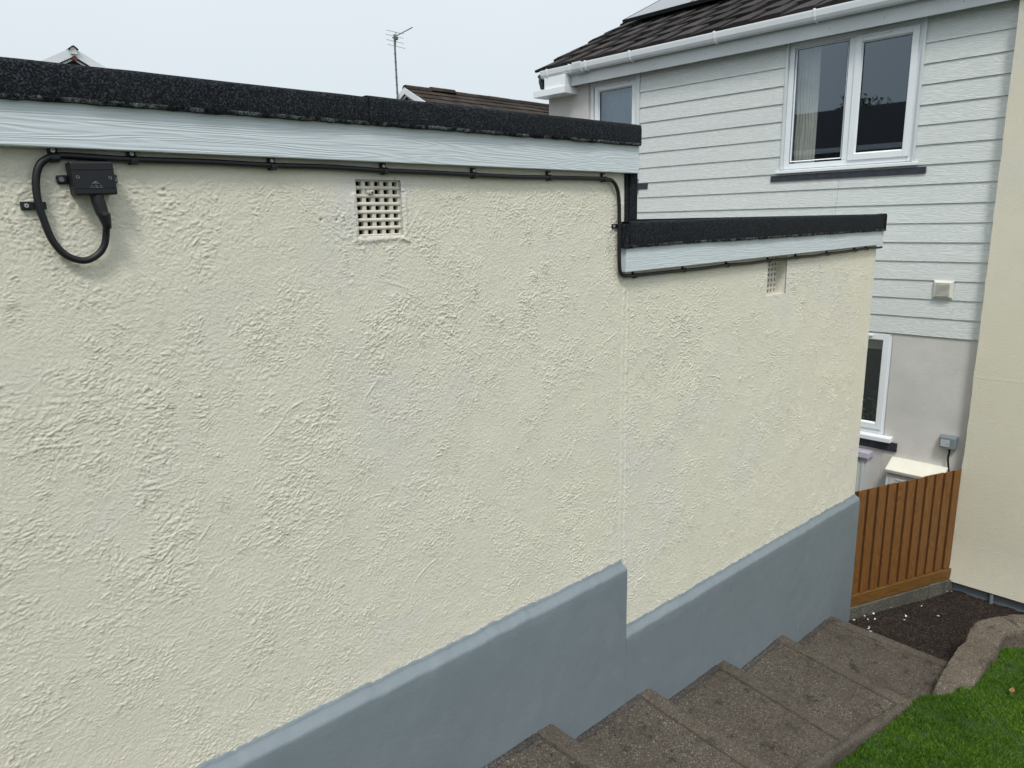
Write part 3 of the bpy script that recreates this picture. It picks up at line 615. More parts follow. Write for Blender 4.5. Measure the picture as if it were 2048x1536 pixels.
def clip_mesh(side):
    mb = MB(); scr = MB()
    if side:      # cable runs vertically, tab to the left
        mb.box(-0.012, 0.012, -0.006, 0.004, -0.010, 0.010)
        pts = [(0.012 + 0.0175 + 0.0125 * math.cos(a), -0.0095 - 0.0125 * math.sin(a)) for a in np.linspace(0, math.pi, 9)]
        pts = [(0.042, 0.004)] + pts + [(0.017, 0.004)]
        mb.prism(pts, -0.009, 0.009, 'z'); mb.box(0.010, 0.020, -0.006, 0.004, -0.009, 0.009)
    else:
        mb.box(-0.011, 0.011, -0.006, 0.004, -0.012, 0.011)
        mb.prism([(0.004, -0.004), (-0.006, -0.004), (-0.019, -0.006), (-0.026, -0.012), (-0.026, -0.022), (-0.016, -0.028), (0.004, -0.028)], -0.010, 0.010, 'x')
    scr.cyl((0, -0.006, 0.0), (0, -0.0095, 0.0), 0.0058, 14, 0.0045)
    return mb, scr
pro = {}
for i, (x_, z_, sd_) in enumerate(clips):
    if sd_ not in pro:
        a, b = clip_mesh(sd_); c = a.build('clip', M['black'], cab, bevel=0.0015); s_ = b.build('screw', M['steel'], c, smooth=False)
        h_ = MB().cyl((0, -0.0094, 0), (0, -0.0099, 0), 0.0020, 10).build('screw_recess', M['black'], c); pro[sd_] = (c, s_, h_)  # black disc on the screw head paints its recess dark
    else:
        p0 = pro[sd_]; c = p0[0].copy(); C.objects.link(c); c.parent = cab
        for q in p0[1:]: s_ = q.copy(); C.objects.link(s_); s_.parent = c
    c.location = Vector((x_, -0.006, z_)) - cab.location
    c.rotation_euler = (0, random.uniform(-0.08, 0.08), 0)

jb = thing('junction_box', 'square black junction box screwed to the cream wall inside the cable loop', 'junction box', (0.553, -0.004, 0.128))
# local frame: x right, z up, y out of wall negative
JT = Matrix.Rotation(math.radians(-2.0), 4, 'Y')
def jbx(mb, name, m, par=jb, **k): o = mb.build(name, m, par, **k); return o
jbx(MB().box(-0.048, 0.048, -0.030, 0.000, -0.040, 0.040, JT), 'back_box', M['black'], bevel=0.003)
lid = jbx(MB().box(-0.0495, 0.0495, -0.053, -0.0305, -0.041, 0.041, JT), 'lid', M['black'], bevel=0.004)
rib = MB().box(-0.0495, 0.0495, -0.0545, -0.0528, 0.0215, 0.0232, JT).box(-0.0495, 0.0495, -0.0545, -0.0528, -0.0235, -0.0222, JT); jbx(rib, 'lid_seam', M['black'], lid, bevel=0.0005)
lug = MB().box(-0.074, -0.047, -0.008, 0.002, -0.011, 0.011, JT); jbx(MB().box(0.047, 0.068, -0.008, 0.002, -0.011, 0.011, JT), 'mounting_lug', M['black'], bevel=0.004); jbx(lug, 'mounting_lug', M['black'], bevel=0.004)
DS = simple('dull_screw', (0.20, 0.21, 0.21), 0.5, 0.1, 30, metal=0.5); jbx(MB().cyl((-0.0635, -0.008, -0.002), (-0.0635, -0.011, -0.002), 0.0062, 14), 'screw', DS)
sc2 = MB().cyl((0.061, -0.008, 0.0), (0.061, -0.011, 0.0), 0.0055, 14)
jbx(sc2, 'screw', DS)
for cx in (-0.037, 0.037):
    ls = MB()
    for a in range(14):
        if a in (3, 10): continue
        a0, a1 = a * 2 * math.pi / 14, (a + 1) * 2 * math.pi / 14
        ls.tube([(cx + 0.0034 * math.cos(a0), -0.0535, 0.002 + 0.0034 * math.sin(a0)), (cx + 0.0034 * math.cos(a1), -0.0535, 0.002 + 0.0034 * math.sin(a1))], 0.0007, 5)
    jbx(ls, 'lid_screw', M['mark'], lid)
mk = MB()
def stroke(pts, r=0.0006): mk.tube([(p[0], -0.0548, p[1]) for p in pts], r, 5)
stroke([(-0.006, -0.0135), (0.0015, -0.0075), (0.009, -0.0135)], 0.0008); stroke([(-0.001, -0.0125), (0.0015, -0.0105), (0.004, -0.0125)])
stroke([(-0.001, -0.0140), (0.004, -0.0140)], 0.0005)
for x0 in (-0.0095, -0.0075): stroke([(x0, -0.0185), (x0 + 0.001, -0.0185)], 0.0008)
stroke([(-0.001, -0.0165), (-0.001, -0.0195), (0.004, -0.0195), (0.004, -0.0165)], 0.0004); stroke([(0.001, -0.018), (0.002, -0.018)], 0.0006)
stroke([(0.011, -0.0185), (0.0125, -0.0172), (0.014, -0.0185), (0.0125, -0.0198), (0.011, -0.0185)], 0.0006)
rr = random.Random(2); x0 = -0.014
while x0 < 0.017:
    l_ = rr.uniform(0.0007, 0.002)
    if not (-0.0035 < x0 < -0.001 or 0.0055 < x0 < 0.0085): stroke([(x0, -0.0226), (x0 + l_, -0.0226 + rr.uniform(-.0003, .0003))], 0.00055 if abs(x0) > 0.005 else 0.0010)
    x0 += l_ + 0.0009
jbx(mk, 'printed_mark', M['mark'], lid)
gl = MB().tube([(0.005, -0.034, -0.040), (0.0055, -0.036, -0.058), (0.009, -0.039, -0.085), (0.014, -0.040, -0.092), (0.0165, -0.040, -0.115), (0.0178, -0.0375, -0.125)], [0.0165, 0.016, 0.0145, 0.0155, 0.0115, 0.0098], 16)
jbx(gl, 'cable_gland', M['black'], smooth=False, bevel=0.001)

# ------------------------------------------------------------------ main house
HX = 7.45
hs = thing('house', 'two storey house with pale grey board cladding, white windows and brown tiled roof', 'house', (8.5, 2.0, -3.6))
U = lambda o: under(o, hs)
W1 = (3.345, 4.095, 0.440, 1.66); W2 = (0.222, 1.462, 0.445, 1.66); W3 = (0.245, 1.50, -2.195, -1.170)   # y0, y1, z0, z1
YL, YR = 4.770, -0.50
def wallparts(mb, y0, y1, z0, z1, holes, x0, x1):
    ys = sorted(set([y0, y1] + [h[0] for h in holes] + [h[1] for h in holes])); zs_ = sorted(set([z0, z1] + [h[2] for h in holes] + [h[3] for h in holes]))
    for a, b in zip(ys[:-1], ys[1:]):
        for c, d in zip(zs_[:-1], zs_[1:]):
            m_ = ((a + b) / 2, (c + d) / 2)
            if any(h[0] < m_[0] < h[1] and h[2] < m_[1] < h[3] for h in holes): continue
            mb.box(x0, x1, a, b, c, d)
mb = MB(); wallparts(mb, YR - 0.3, YL, -3.74, 1.75, [W1, W2, W3], 7.465, 7.70)
mb.box(7.70, 13.9, YL - 0.22, YL, -3.74, 1.75).prism([(7.5, 1.75), (13.9, 1.75), (10.7, 3.35)], YL - 0.22, YL, 'y').box(13.7, 13.9, -6, YL - 0.22, -3.74, 1.75)
bmv = mb; wl = U(bmv.build('wall', M['pinkrender'], hs))
# plaster face left of the cladding stands proud of the wall core
U(MB().box(7.448, 7.4645, 4.095, YL + 0.012, -3.7, 1.66).box(7.4495, 7.4645, YR, 0.240, -3.7, -1.16).box(7.4495, 7.4645, 0.240, 1.5, -3.7, -2.30).box(7.4495, 7.4645, 1.5, 4.094, -3.7, -1.16).build('render_coat', M['pinkrender'], hs, bevel=0.004))
room = MB()
for (y0, y1, z0, z1) in ((2.6, 4.5, -0.75, 1.70), (-0.45, 2.45, -0.75, 1.70), (-0.45, 2.45, -3.6, -1.0)):
    x0, x1 = 7.701, 10.4
    a = [(x0, y0, z0), (x1, y0, z0), (x1, y1, z0), (x0, y1, z0), (x0, y0, z1), (x1, y0, z1), (x1, y1, z1), (x0, y1, z1)]
    room.add(a, [(0, 1, 2, 3), (4, 5, 6, 7), (1, 2, 6, 5), (0, 1, 5, 4), (3, 2, 6, 7)])
U(room.build('interior', M['room'], hs))
# cladding: lapped boards
cl = MB(); pitch = 0.1735; base = -1.159; holes = [(0.200, 1.486, 0.385, 1.7), (3.28, 9, 0.40, 9)]
rb = random.Random(5)
for k in range(17):
    zb = base + pitch * k; zt = min(zb + pitch + 0.022, 1.665)
    if zb > 1.63: break
    segs = [(YR, 3.288 if zb > 0.30 else 4.094)]
    if zb + 0.09 > 0.385 : segs = [(YR, 0.200), (1.486, 3.288)]
    joints = {7: [0.878], 8: [0.872, 2.95], 6: [0.885], 5: [2.62], 9: [], 4: [1.9]}.get(k, [])
    if k == 8: segs = [(YR, 3.288)]
    out_ = []
    for a, b in segs:
        cut = [a] + sorted(j for j in joints if a < j < b) + [b]
        for p, q in zip(cut[:-1], cut[1:]): out_.append((p + (0.0012 if p != a else 0), q - (0.0012 if q != b else 0)))
    for a, b in out_:
        xf = 7.4375 + rb.uniform(-.0006, .0006); ztop = zt
        if k == 8 : pass
        cl.prism([(xf - 0.002, zb), (xf + 0.010, zt), (7.4642, zt), (7.4642, zb)], a, b, 'y')
clo = U(cl.build('cladding', M['clad'], hs, bevel=0.0012, seg=1))
# trims
def trim(y0, y1, z0, z1, x0=7.428, x1=7.4643, name='trim', m='upvc_grey', bev=0.003): return U(MB().box(x0, x1, y0, y1, z0, z1).build(name, M[m], hs, bevel=bev))
trim(3.290, 3.343, 0.448, 1.664); trim(1.463, 1.487, 0.44, 1.664, 7.424); trim(0.198, 0.2215, 0.42, 1.664, 7.424); 
# soffit, fascia, gutter
U(MB().box(7.348, 7.4645, -6.0, 4.30, 1.665, 1.690).build('soffit', M['upvc_grey'], hs))
fa = MB().box(7.325, 7.3475, -6.0, 4.28, 1.640, 1.80).build('fascia', M['upvc_grey'], hs, bevel=0.003); U(fa)
nl = MB()
for y_ in (4.0, 3.02, 2.35, 1.75, 1.02, 0.53, -0.1): MB().cyl((7.3245, y_, 1.70), (7.3235, y_, 1.70), 0.004, 8).build('fascia_nail', M['dark'], fa)
gprof = [(7.322, 1.855), (7.322, 1.80), (7.305, 1.778), (7.262, 1.774), (7.236, 1.786), (7.222, 1.812), (7.214, 1.858), (7.214, 1.870), (7.224, 1.874), (7.228, 1.868), (7.228, 1.840), (7.248, 1.802), (7.29, 1.790), (7.312, 1.806), (7.312, 1.858)]
gu = MB().prism(gprof, -6.0, 4.70, 'y').build('gutter', M['upvc'], hs); U(gu)
def gkid(mb, name, m='upvc', **k): o = mb.build(name, M[m], gu, **k); return o
bprof = [(7.324, 1.865), (7.324, 1.770), (7.305, 1.764), (7.258, 1.764), (7.228, 1.780), (7.214, 1.810), (7.206, 1.862), (7.208, 1.880), (7.228, 1.881), (7.230, 1.878), (7.215, 1.871)]
for y_ in (3.29, 2.19, 1.13, 0.05, -1.0, 3.96, 4.22, 4.60): gkid(MB().prism(bprof[:9] + [(7.30, 1.868)], y_ - 0.010, y_ + 0.010, 'y'), 'gutter_bracket', bevel=0.002)
un = [(p[0] + (-0.006 if p[0] < 7.29 else 0.002), p[1] + (0.004 if p[1] > 1.83 else -0.006)) for p in bprof[:9]] + [(7.30, 1.874)]
gkid(MB().prism(un, 4.02, 4.16, 'y'), 'gutter_union', 'upvc_grey', bevel=0.003)
gkid(MB().prism(gprof[:9] + [(7.322, 1.874)], 4.70, 4.716, 'y'), 'gutter_end', bevel=0.003)
gkid(MB().prism([(7.232, 1.76), (7.262, 1.66), (7.330, 1.65), (7.330, 1.80), (7.24, 1.80)], 4.722, 4.760, 'y'), 'verge_clip', 'slate', bevel=0.004)
# box end of the eaves with its small return ledge
be = MB().box(7.235, 7.4645, 4.31, 4.66, 1.638, 1.782)
U(be.build('box_end', M['upvc'], hs, bevel=0.003))
be = MB().box(7.2, 7.4646, 4.280, 4.83, 1.555, 1.636).box(7.218, 7.34, 4.285, 4.345, 1.637, 1.772)
U(be.build('eaves_ledge', M['upvc'], hs, bevel=0.003))
# verge board on the gable
U(MB().prism([(7.25, 1.72), (7.30, 1.86), (10.9, 3.535), (10.9, 3.36)], YL, YL + 0.03, 'y').build('bargeboard', M['upvc_grey'], hs))

# windows
def frame_piece(mb, y0, y1, z0, z1, x0, x1, t_, bev=0.0):
    """rectangular ring of profile width t_ (bottom, top, sides)"""
    mb.box(x0, x1, y0, y0 + t_, z0, z1).box(x0, x1, y1 - t_, y1, z0, z1).box(x0, x1, y0 + t_ + .0005, y1 - t_ - .0005, z0, z0 + t_).box(x0, x1, y0 + t_ + .0005, y1 - t_ - .0005, z1 - t_, z1)
def bead(mb, y0, y1, z0, z1, xo, xi, t_):
    """glazing bead sloping in to the pane"""
    for (a, b) in ((y0, 1), (y1, -1)):
        mb.prism([(xo, a), (xi, a + b * t_), (xi, a)], z0, z1, 'z')
    for (a, b) in ((z0, 1), (z1, -1)):
        mb.add([(xo, y0, a), (xo, y1, a), (xi, y1, a + b * t_), (xi, y0, a + b * t_)], [(0, 1, 2, 3)])
def window(label, W, xf, lights, sill, slate, mull=()):
    y0, y1, z0, z1 = W
    fr = MB(); frame_piece(fr, y0, y1, z0, z1, xf, xf + 0.065, 0.052)
    for (a, b) in mull: fr.box(xf, xf + 0.065, a, b, z0 + 0.0525, z1 - 0.0525)
    wn = U(fr.build('window', M['upvc'], hs, bevel=0.004)); wn['label'] = label
    def sub(mb, name, m, **k): o = mb.build(name, M[m], wn, **k); return o
    for (a, b, c, d, opens) in lights:      # glass y0,y1,z0,z1
        t_ = 0.062 if opens else 0.0
        if opens:
            s_ = MB(); frame_piece(s_, a - t_, b + t_, c - t_, d + t_, xf - 0.016, xf + 0.045, t_ - 0.006); bead(s_, a - 0.006, b + 0.006, c - 0.006, d + 0.006, xf - 0.010, xf + 0.012, 0.012)
            sub(s_, 'sash', 'upvc', bevel=0.003)
        else:
            s_ = MB(); bead(s_, a - 0.004, b + 0.004, c - 0.004, d + 0.004, xf + 0.004, xf + 0.022, 0.014); sub(s_, 'glazing_bead', 'upvc')
        ga = MB(); bb = 0.003; frame_piece(ga, a + 0.004, b - 0.004, c + 0.004, d - 0.004, xf + 0.0165, xf + 0.021, 0.006); sub(ga, 'gasket', 'black')
        sub(MB().add([(xf + 0.022, a - .02, c - .02), (xf + 0.022, b + .02, c - .02), (xf + 0.022, b + .02, d + .02), (xf + 0.022, a - .02, d + .02)], [(0, 1, 2, 3)]), 'pane', 'glass')
    if sill:
        a, b, zt, th, xo = sill
        sub(MB().prism([(xo, zt - 0.008), (xo, zt - th), (xf + 0.03, zt - th), (xf + 0.03, zt + 0.004)], a, b, 'y'), 'sill', 'upvc', bevel=0.003)
    if slate:
        a, b, c, d, xo = slate; sub(MB().box(xo, 7.4644, a, b, c, d), 'slate_strip', 'slate', bevel=0.002)
    return wn, sub
w2, s2 = window('bedroom window with fixed left light and opening right light', W2, 7.455, [(0.885, 1.392, 0.520, 1.600, False), (0.320, 0.748, 0.552, 1.552, True)], (0.165, 1.525, 0.440, 0.036, 7.405), (0.094, 1.580, 0.328, 0.386, 7.425), mull=((0.812, 0.872),))
s2(MB().box(7.424, 7.437, 0.50, 0.735, 1.592, 1.604).box(7.437, 7.440, 0.50, 0.735, 1.578, 1.604), 'trickle_vent', 'upvc', bevel=0.002)
# left light head packer
w1, s1 = window('small window with net curtain under the eaves', W1, 7.485, [(3.435, 3.950, 0.66, 1.545, True)], (3.305, 4.10, 0.446, 0.040, 7.405), (3.155, 4.12, 0.330, 0.396, 7.431))
s1(MB().box(7.450, 7.468, 3.47, 3.86, 1.590, 1.603), 'trickle_vent', 'upvc', bevel=0.002)
w3, s3 = window('ground floor window half hidden behind the garage', W3, 7.452, [(0.328, 1.40, -2.085, -1.242, True)], (0.150, 1.56, -2.198, 0.050, 7.37), (0.103, 1.6, -2.345, -2.255, 7.43))
s3(MB().box(7.42, 7.437, 0.42, 0.8, -1.205, -1.19), 'trickle_vent', 'upvc', bevel=0.002)
s3(MB().box(7.476, 7.70, 0.33, 1.4, -2.20, -2.19), 'inner_sill', 'upvc')
def curtain(sub, y0, y1, z0, z1, x, m, amp, name='curtain', lam=0.045):
    n = int((y1 - y0) / 0.004) + 2; yy = np.linspace(y0, y1, n); zz = np.linspace(z0, z1, 12); Y, Z = np.meshgrid(yy, zz)
    X = x + amp * np.sin(2 * np.pi * (Y + 0.25 * lam * vn(Y, Z * 0.3, 0.07, 5) * 2) / lam) * (0.7 + 0.3 * vn(Y, Z, 0.1, 6))
    o = gridmesh(name, X, Y, Z, M[m], None, True); sub_parent = sub; o.parent = sub_parent; return o
curtain(w2, 1.205, 1.42, 0.46, 1.66, 7.60, 'curtain', 0.012, 'curtain', 0.034)
curtain(w2, 0.26, 0.335, 0.46, 1.66, 7.60, 'curtain', 0.012)
curtain(w1, 3.38, 4.05, 0.56, 1.66, 7.60, 'net', 0.010, 'net_curtain', 0.07)
bl = MB().box(7.60, 7.61, 0.30, 1.45, -1.36, -1.17); s3(bl, 'roller_blind', 'curtain')
lf = MB(); rl = random.Random(9)
for i in range(70):
    c_ = Vector((7.62 + rl.uniform(-.06, .06), 0.34 + rl.uniform(0, 0.22), -2.10 + abs(rl.gauss(0, 0.12))))
    d_ = Vector((rl.uniform(-1, 1), rl.uniform(-1, 1), rl.uniform(0.1, 1))).normalized() * rl.uniform(0.04, 0.08); s_ = d_.cross(Vector((rl.uniform(-1, 1), rl.uniform(-1, 1), rl.uniform(-1, 1)))).normalized() * 0.014
    lf.add([c_, c_ + d_ * .5 + s_, c_ + d_, c_ + d_ * .5 - s_], [(0, 1, 2, 3)])
hp = lf.build('houseplant', M['leaf']); tag(hp, 'leafy green plant behind the ground floor window glass', 'plant')

# roof: deck and individual tiles
SL = 0.465; cs = 1 / math.sqrt(1 + SL * SL)
deck = MB().prism([(7.26, 1.80), (7.26, 1.835), (10.75, 1.835 + SL * 3.49), (14.2, 1.85), (14.2, 1.80), (10.75, 1.72 + SL * 3.49)], -6.0, YL + 0.03, 'y')
rf = U(deck.build('roof', M['dull_board'], hs))
def tiles(y0, y1, x0, z0, slope, rows, gauge, wid, th, seed, side=1):
    """interlocking slabs laid to a half bond; returns arrays"""
    rr = random.Random(seed); mb = MB(); ang = math.atan(slope)
    ux, uz = math.cos(ang), math.sin(ang)
    for r in range(rows):
        off = (r % 2) * wid / 2; y = y1 + off - wid * 0.0
        while y > y0:
            ya, yb = max(y - wid + 0.004, y0), min(y, y1)
            if yb - ya > 0.03:
                s0 = r * gauge + rr.uniform(-.007, .007); s1 = s0 + gauge + 0.05; lift = rr.uniform(0, 0.011)
                tilt = 0.013
                # section along slope: butt edge thick, head thin; slight camber across
                pts = []
                for (s_, h0, h1) in ((s0, 0.005, th + 0.012 + lift), (s1, -0.012, th - 0.010 + lift)):
                    for h_ in (h0, h1): pts.append((s_, h_))
                vs = []
                for yy, dh in ((ya, 0.012), ((ya + yb) / 2, 0.010), (yb, -0.012)):
                    for s_, h_ in pts: vs.append((x0 + side * (s_ * ux - h_ * uz), yy, z0 + s_ * uz + h_ * ux + (dh if h_ > 0.01 else 0)))
                fs = []
                for q in (0, 4): fs += [(q + 0, q + 1, q + 5, q + 4), (q + 1, q + 3, q + 7, q + 5), (q + 2, q + 6, q + 7, q + 3)]
                fs += [(0, 2, 3, 1), (8, 9, 11, 10)]
                mb.add(vs, fs)
            y -= wid
    return mb
tm = tiles(-6.0, YL + 0.045, 7.235, 1.862, SL, 10, 0.395, 0.335, 0.030, 3)
to = tm.build('roof_tiles', M['tile'], rf, bevel=0.003, seg=1)

pv = thing('solar_panel', 'solar panel frame bright with sky reflection above the tiled roof', 'solar panel', (8.6, 4.4, 2.64))
pang = -math.atan(SL); RP = Matrix.Translation((8.59, 0, 2.64)) @ Matrix.Rotation(pang, 4, 'Y')
mb = MB()
for i in range(4):
    y1_ = 4.43 - i * 1.06
    mb.box(0, 1.7, y1_ - 1.04, y1_, 0.0, 0.004, RP)
under(mb.build('glass_face', M['pv'], pv), pv)
mb = MB()
for i in range(4):
    y1_ = 4.43 - i * 1.06
    mb.box(-0.012, 0.0, y1_ - 1.05, y1_ + 0.01, -0.04, 0.007, RP); mb.box(0, 1.72, y1_, y1_ + 0.01, -0.04, 0.007, RP); mb.box(0, 1.72, y1_ - 1.05, y1_ - 1.04, -0.04, 0.007, RP); mb.box(1.7, 1.712, y1_ - 1.04, y1_, -0.04, 0.007, RP)
mb.box(0.3, 0.35, 0.2, 4.46, -0.075, -0.042, RP).box(1.3, 1.35, 0.2, 4.46, -0.075, -0.042, RP)
under(mb.build('frame', M['alu'], pv), pv)

# ------------------------------------------------------------------ cream extension wall at the right
ex = thing('house_extension', 'cream rendered extension wall at the right edge, above the fence end', 'extension', (7.6, -2.5, -3.6))
ys = np.concatenate([np.arange(-6, -1.6, 0.03), np.arange(-1.6, -0.4995, 0.008)]); ys[-1] = -0.500; zs = np.arange(-3.47, 1.66, 0.008)
YY, ZZ = np.meshgrid(ys, zs)
Hh = render_height(YY, ZZ, ys, zs, 77, 500, 0.35) * 0.6 + 0.002 * vn(YY, ZZ, 0.4, 9)
bell = 0.035 * np.clip(1 - (ZZ + 3.47) / 0.45, 0, 1) ** 2
lp = np.exp(-((ZZ - (-1.475 + 0.004 * vn(YY, ZZ * 0, 0.1, 4))) / 0.006) ** 2) * 0.0012      # horizontal day joint in the render
XX = 7.345 - Hh - bell - lp
fl = 0.035 * np.clip(1 - (ZZ + 3.47) / 1.7, 0, 1) ** 2 * np.clip(1 + (YY + 0.5) / 0.3, 0, 1)
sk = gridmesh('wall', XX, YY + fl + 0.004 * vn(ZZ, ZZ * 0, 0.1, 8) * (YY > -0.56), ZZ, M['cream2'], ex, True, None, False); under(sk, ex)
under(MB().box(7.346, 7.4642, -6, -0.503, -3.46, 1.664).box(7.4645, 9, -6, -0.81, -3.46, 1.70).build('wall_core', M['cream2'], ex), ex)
pp = MB().box(7.362, 7.46, -6, -0.47, -3.80, -3.475); under(pp.build('plinth', M['plinth'], ex, bevel=0.012), ex)
under(MB().cyl((7.335, -0.86, -3.60), (7.335, -0.86, -3.485), 0.018, 12).build('drain_stub', M['plinth'], ex, smooth=False, bevel=0.003), ex)

# extractor vent, socket, meter box, pipe casing
v = thing('wall_vent', 'square cream louvred extractor vent on the grey cladding', 'vent', (7.435, -0.153, -0.717))
mb = MB(); 
mb.add([(0, -.086, -.086), (0, .086, -.086), (0, .086, .086), (0, -.086, .086), (-.030, -.066, -.066), (-.030, .066, -.066), (-.030, .066, .066), (-.030, -.066, .066)], [(0, 1, 5, 4), (1, 2, 6, 5), (2, 3, 7, 6), (3, 0, 4, 7), (4, 5, 6, 7), (0, 3, 2, 1)])
mb.build('cover', M['extvent'], v, bevel=0.004)
mb = MB(); db = MB().box(-0.0325, -0.0302, -.056, .056, -.056, .056)
for i in range(11):
    z_ = -.05 + i * .01; mb.prism([(-0.0327, z_ - .0012), (-0.0395, z_ - .003), (-0.0385, z_ - .001), (-0.0327, z_ + .0012)], -.056, .056, 'y')
mb.build('louvre', M['extvent'], v); db.build('opening', M['dark'], v)  # solid black plate on the cover paints the shade between louvres
so = thing('outdoor_socket', 'grey weatherproof socket box with pale lid low on the house wall', 'socket', (7.45, -0.343, -2.14))
MB().box(-0.055, 0, -0.074, 0.074, -0.060, 0.066).build('box', M['socket'], so, bevel=0.012, seg=3)
MB().box(-0.088, -0.055, -0.070, 0.066, -0.056, 0.060).build('hinged_cover', M['socket'], so, bevel=0.012, seg=3)
MB().box(-0.0925, -0.088, -0.026, 0.050, -0.034, 0.034).cyl((-0.096, -0.012, 0.0), (-0.0925, -0.012, 0.0), 0.009, 12).build('clear_window', M['socket_l'], so, bevel=0.002)
MB().tube(catmull([(-0.04, -0.018, -0.062), (-0.045, -0.02, -0.10), (-0.044, -0.016, -0.16), (-0.035, -0.030, -0.27), (-0.02, -0.05, -0.42), (-0.02, -0.06, -0.9)], 6), [0.013] * 4 + [0.009] * 27, 10).build('flex', M['black'], so, smooth=True)
mtb = thing('meter_box', 'cream topped white meter box against the house wall behind the fence', 'meter box', (7.35, -0.08, -2.6))
o = MB().box(7.27, 7.449, -0.345, 0.125, -3.2, -2.50).build('cabinet', M['upvc'], mtb, bevel=0.006); under(o, mtb)
o = MB().prism([(7.225, -2.468), (7.235, -2.505), (7.449, -2.505), (7.449, -2.395), (7.40, -2.385)], -0.37, 0.128, 'y').build('sloping_lid', M['meterlid'], mtb, bevel=0.006); under(o, mtb)
o = MB().box(7.262, 7.2695, -0.31, 0.095, -3.1, -2.525).box(7.256, 7.262, -0.15, 0.03, -2.572, -2.560).build('door', M['upvc_grey'], mtb, bevel=0.002); under(o, mtb)
pc = thing('pipe_casing', 'narrow white plastic casing with lilac cap beside the garage corner', 'casing', (7.4, 0.42, -2.8))
o = MB().box(7.36, 7.449, 0.345, 0.60, -3.4, -2.44).box(7.352, 7.36, 0.372, 0.395, -3.4, -2.44).box(7.352, 7.36, 0.415, 0.60, -3.4, -2.44).build('casing', M['upvc_grey'], pc, bevel=0.002); under(o, pc)
o = MB().box(7.32, 7.449, 0.318, 0.62, -2.44, -2.375).build('cap', M['lilac'], pc, bevel=0.006); under(o, pc)
o = MB().tube(catmull([(7.345, 0.415, -2.45), (7.342, 0.445, -2.55), (7.342, 0.46, -2.68), (7.343, 0.44, -2.82), (7.345, 0.43, -2.95)], 6), 0.0022, 6).build('wire', M['slate'], pc); under(o, pc)

# ------------------------------------------------------------------ fence
ax, ay = 6.135, -0.005; bx_, by_ = 7.335, -0.490; L = math.hypot(bx_ - ax, by_ - ay); fr = math.atan2(by_ - ay, bx_ - ax)
fn = thing('fence', 'low orange brown close boarded fence on a concrete gravel board', 'fence', (ax, ay, -3.6), fr)
nb = 11; pw = L / nb; bm_ = MB(); bk = MB(); rf_ = random.Random(4)
for i in range(nb):
    x0 = i * pw; d = rf_.uniform(-.001, .001)
    zt = 1.252 + rf_.uniform(-.004, .004)
    bm_.prism([(x0 + 0.023, -0.016 + d), (x0 + pw + 0.002, -0.008 + d), (x0 + pw + 0.002, -0.002), (x0 + 0.023, -0.002)], 0.262, zt, 'z')
    bk.box(x0 - 0.002, x0 + 0.034, -0.001, 0.008, 0.262, zt - 0.008)
bm_.build('board', M['fence'], fn, bevel=0.002, seg=1); bk.build('backing_board', simple('fence_groove_shade', (0.080, 0.029, 0.006), 0.8, 0.2, 9), fn)  # darker backing colour paints the shade in the grooves
MB().box(0, L, -0.030, 0.012, 0.150, 0.256).build('rail', M['fencerail'], fn, bevel=0.003)
MB().box(0.02, L, 0.010, 0.05, 1.12, 1.20).box(0.02, L, 0.010, 0.05, 0.6, 0.68).build('back_rail', M['fencerail'], fn)
gb = MB().box(0, L * .395, -0.045, 0.01, -0.12, 0.146).box(L * .40, L * .765, -0.043, 0.01, -0.12, 0.144).box(L * .77, L + 0.03, -0.045, 0.01, -0.12, 0.147)
gb.build('gravel_board', M['gboard'], fn, bevel=0.006)

# ------------------------------------------------------------------ litter: paint flakes, leaf
def flake(x, y, z, s, seed):
    rr = random.Random(seed); n = 9; a0 = rr.uniform(0, 6.3); el = rr.uniform(0.35, 0.8)
    top = []
    for i in range(n):
        a = a0 + 2 * math.pi * i / n; r = s * rr.uniform(0.55, 1.15); dx, dy = r * math.cos(a), r * el * math.sin(a)
        top.append((dx, dy, 0.15 * s * math.sin(a * 2) + 0.25 * s))
    mb = MB().add([(p[0], p[1], p[2]) for p in top] + [(p[0] * .96, p[1] * .96, p[2] - 0.0015) for p in top], [tuple(range(n)), tuple(range(2 * n - 1, n - 1, -1))] + [(i, n + i, n + (i + 1) % n, (i + 1) % n) for i in range(n)])
    o = mb.build('paint_flake', M['flake']); o.location = (x, y, z); o.rotation_euler = (rr.uniform(-.3, .3), rr.uniform(-.3, .3), rr.uniform(0, 6)); return o
FL = [(6.058, -0.251, 0.026), (6.10, -0.222, 0.012), (6.133, -0.216, 0.014), (6.385, -0.159, 0.020), (6.286, -0.117, 0.016), (6.155, -0.075, 0.018), (6.251, -0.164, 0.017), (6.294, -0.209, 0.020), (6.603, -0.238, 0.014), (6.543, -0.385, 0.018), (6.461, -0.395, 0.013), (6.737, -0.589, 0.014), (7.269, -0.515, 0.015), (7.298, -0.546, 0.009), (6.821, -0.428, 0.011)]
FLL = ['largest white paint flake, on the dark ground beside the end of the bottom step', 'small flake touching the upper end of the largest white flake', 'curled flake just behind the largest white flake', 'white flake lying furthest into the dark ground of the left cluster, nearest the fence',
       'rounded white flake between the fence foot and the largest flake', 'thin white flake tight in the corner under the grey plinth end', 'white flake in the middle of the left cluster', 'ragged flake on the right side of the left cluster',
       'white flake alone by the gravel board halfway along the fence', 'long thin flake in the middle of the dark ground', 'small flake just below the long thin one on the dark ground', 'single flake on open dark ground near the kerb',
       'white flake in the corner where fence meets the cream wall', 'tiny flake beside the one in the fence and wall corner', 'narrow flake between the fence and the lone flake near the kerb']
for i, (x_, y_, s_) in enumerate(FL):
    tag(flake(x_, y_, -3.565, s_, 40 + i), FLL[i], 'paint flake', 'paint flakes on the dark ground')
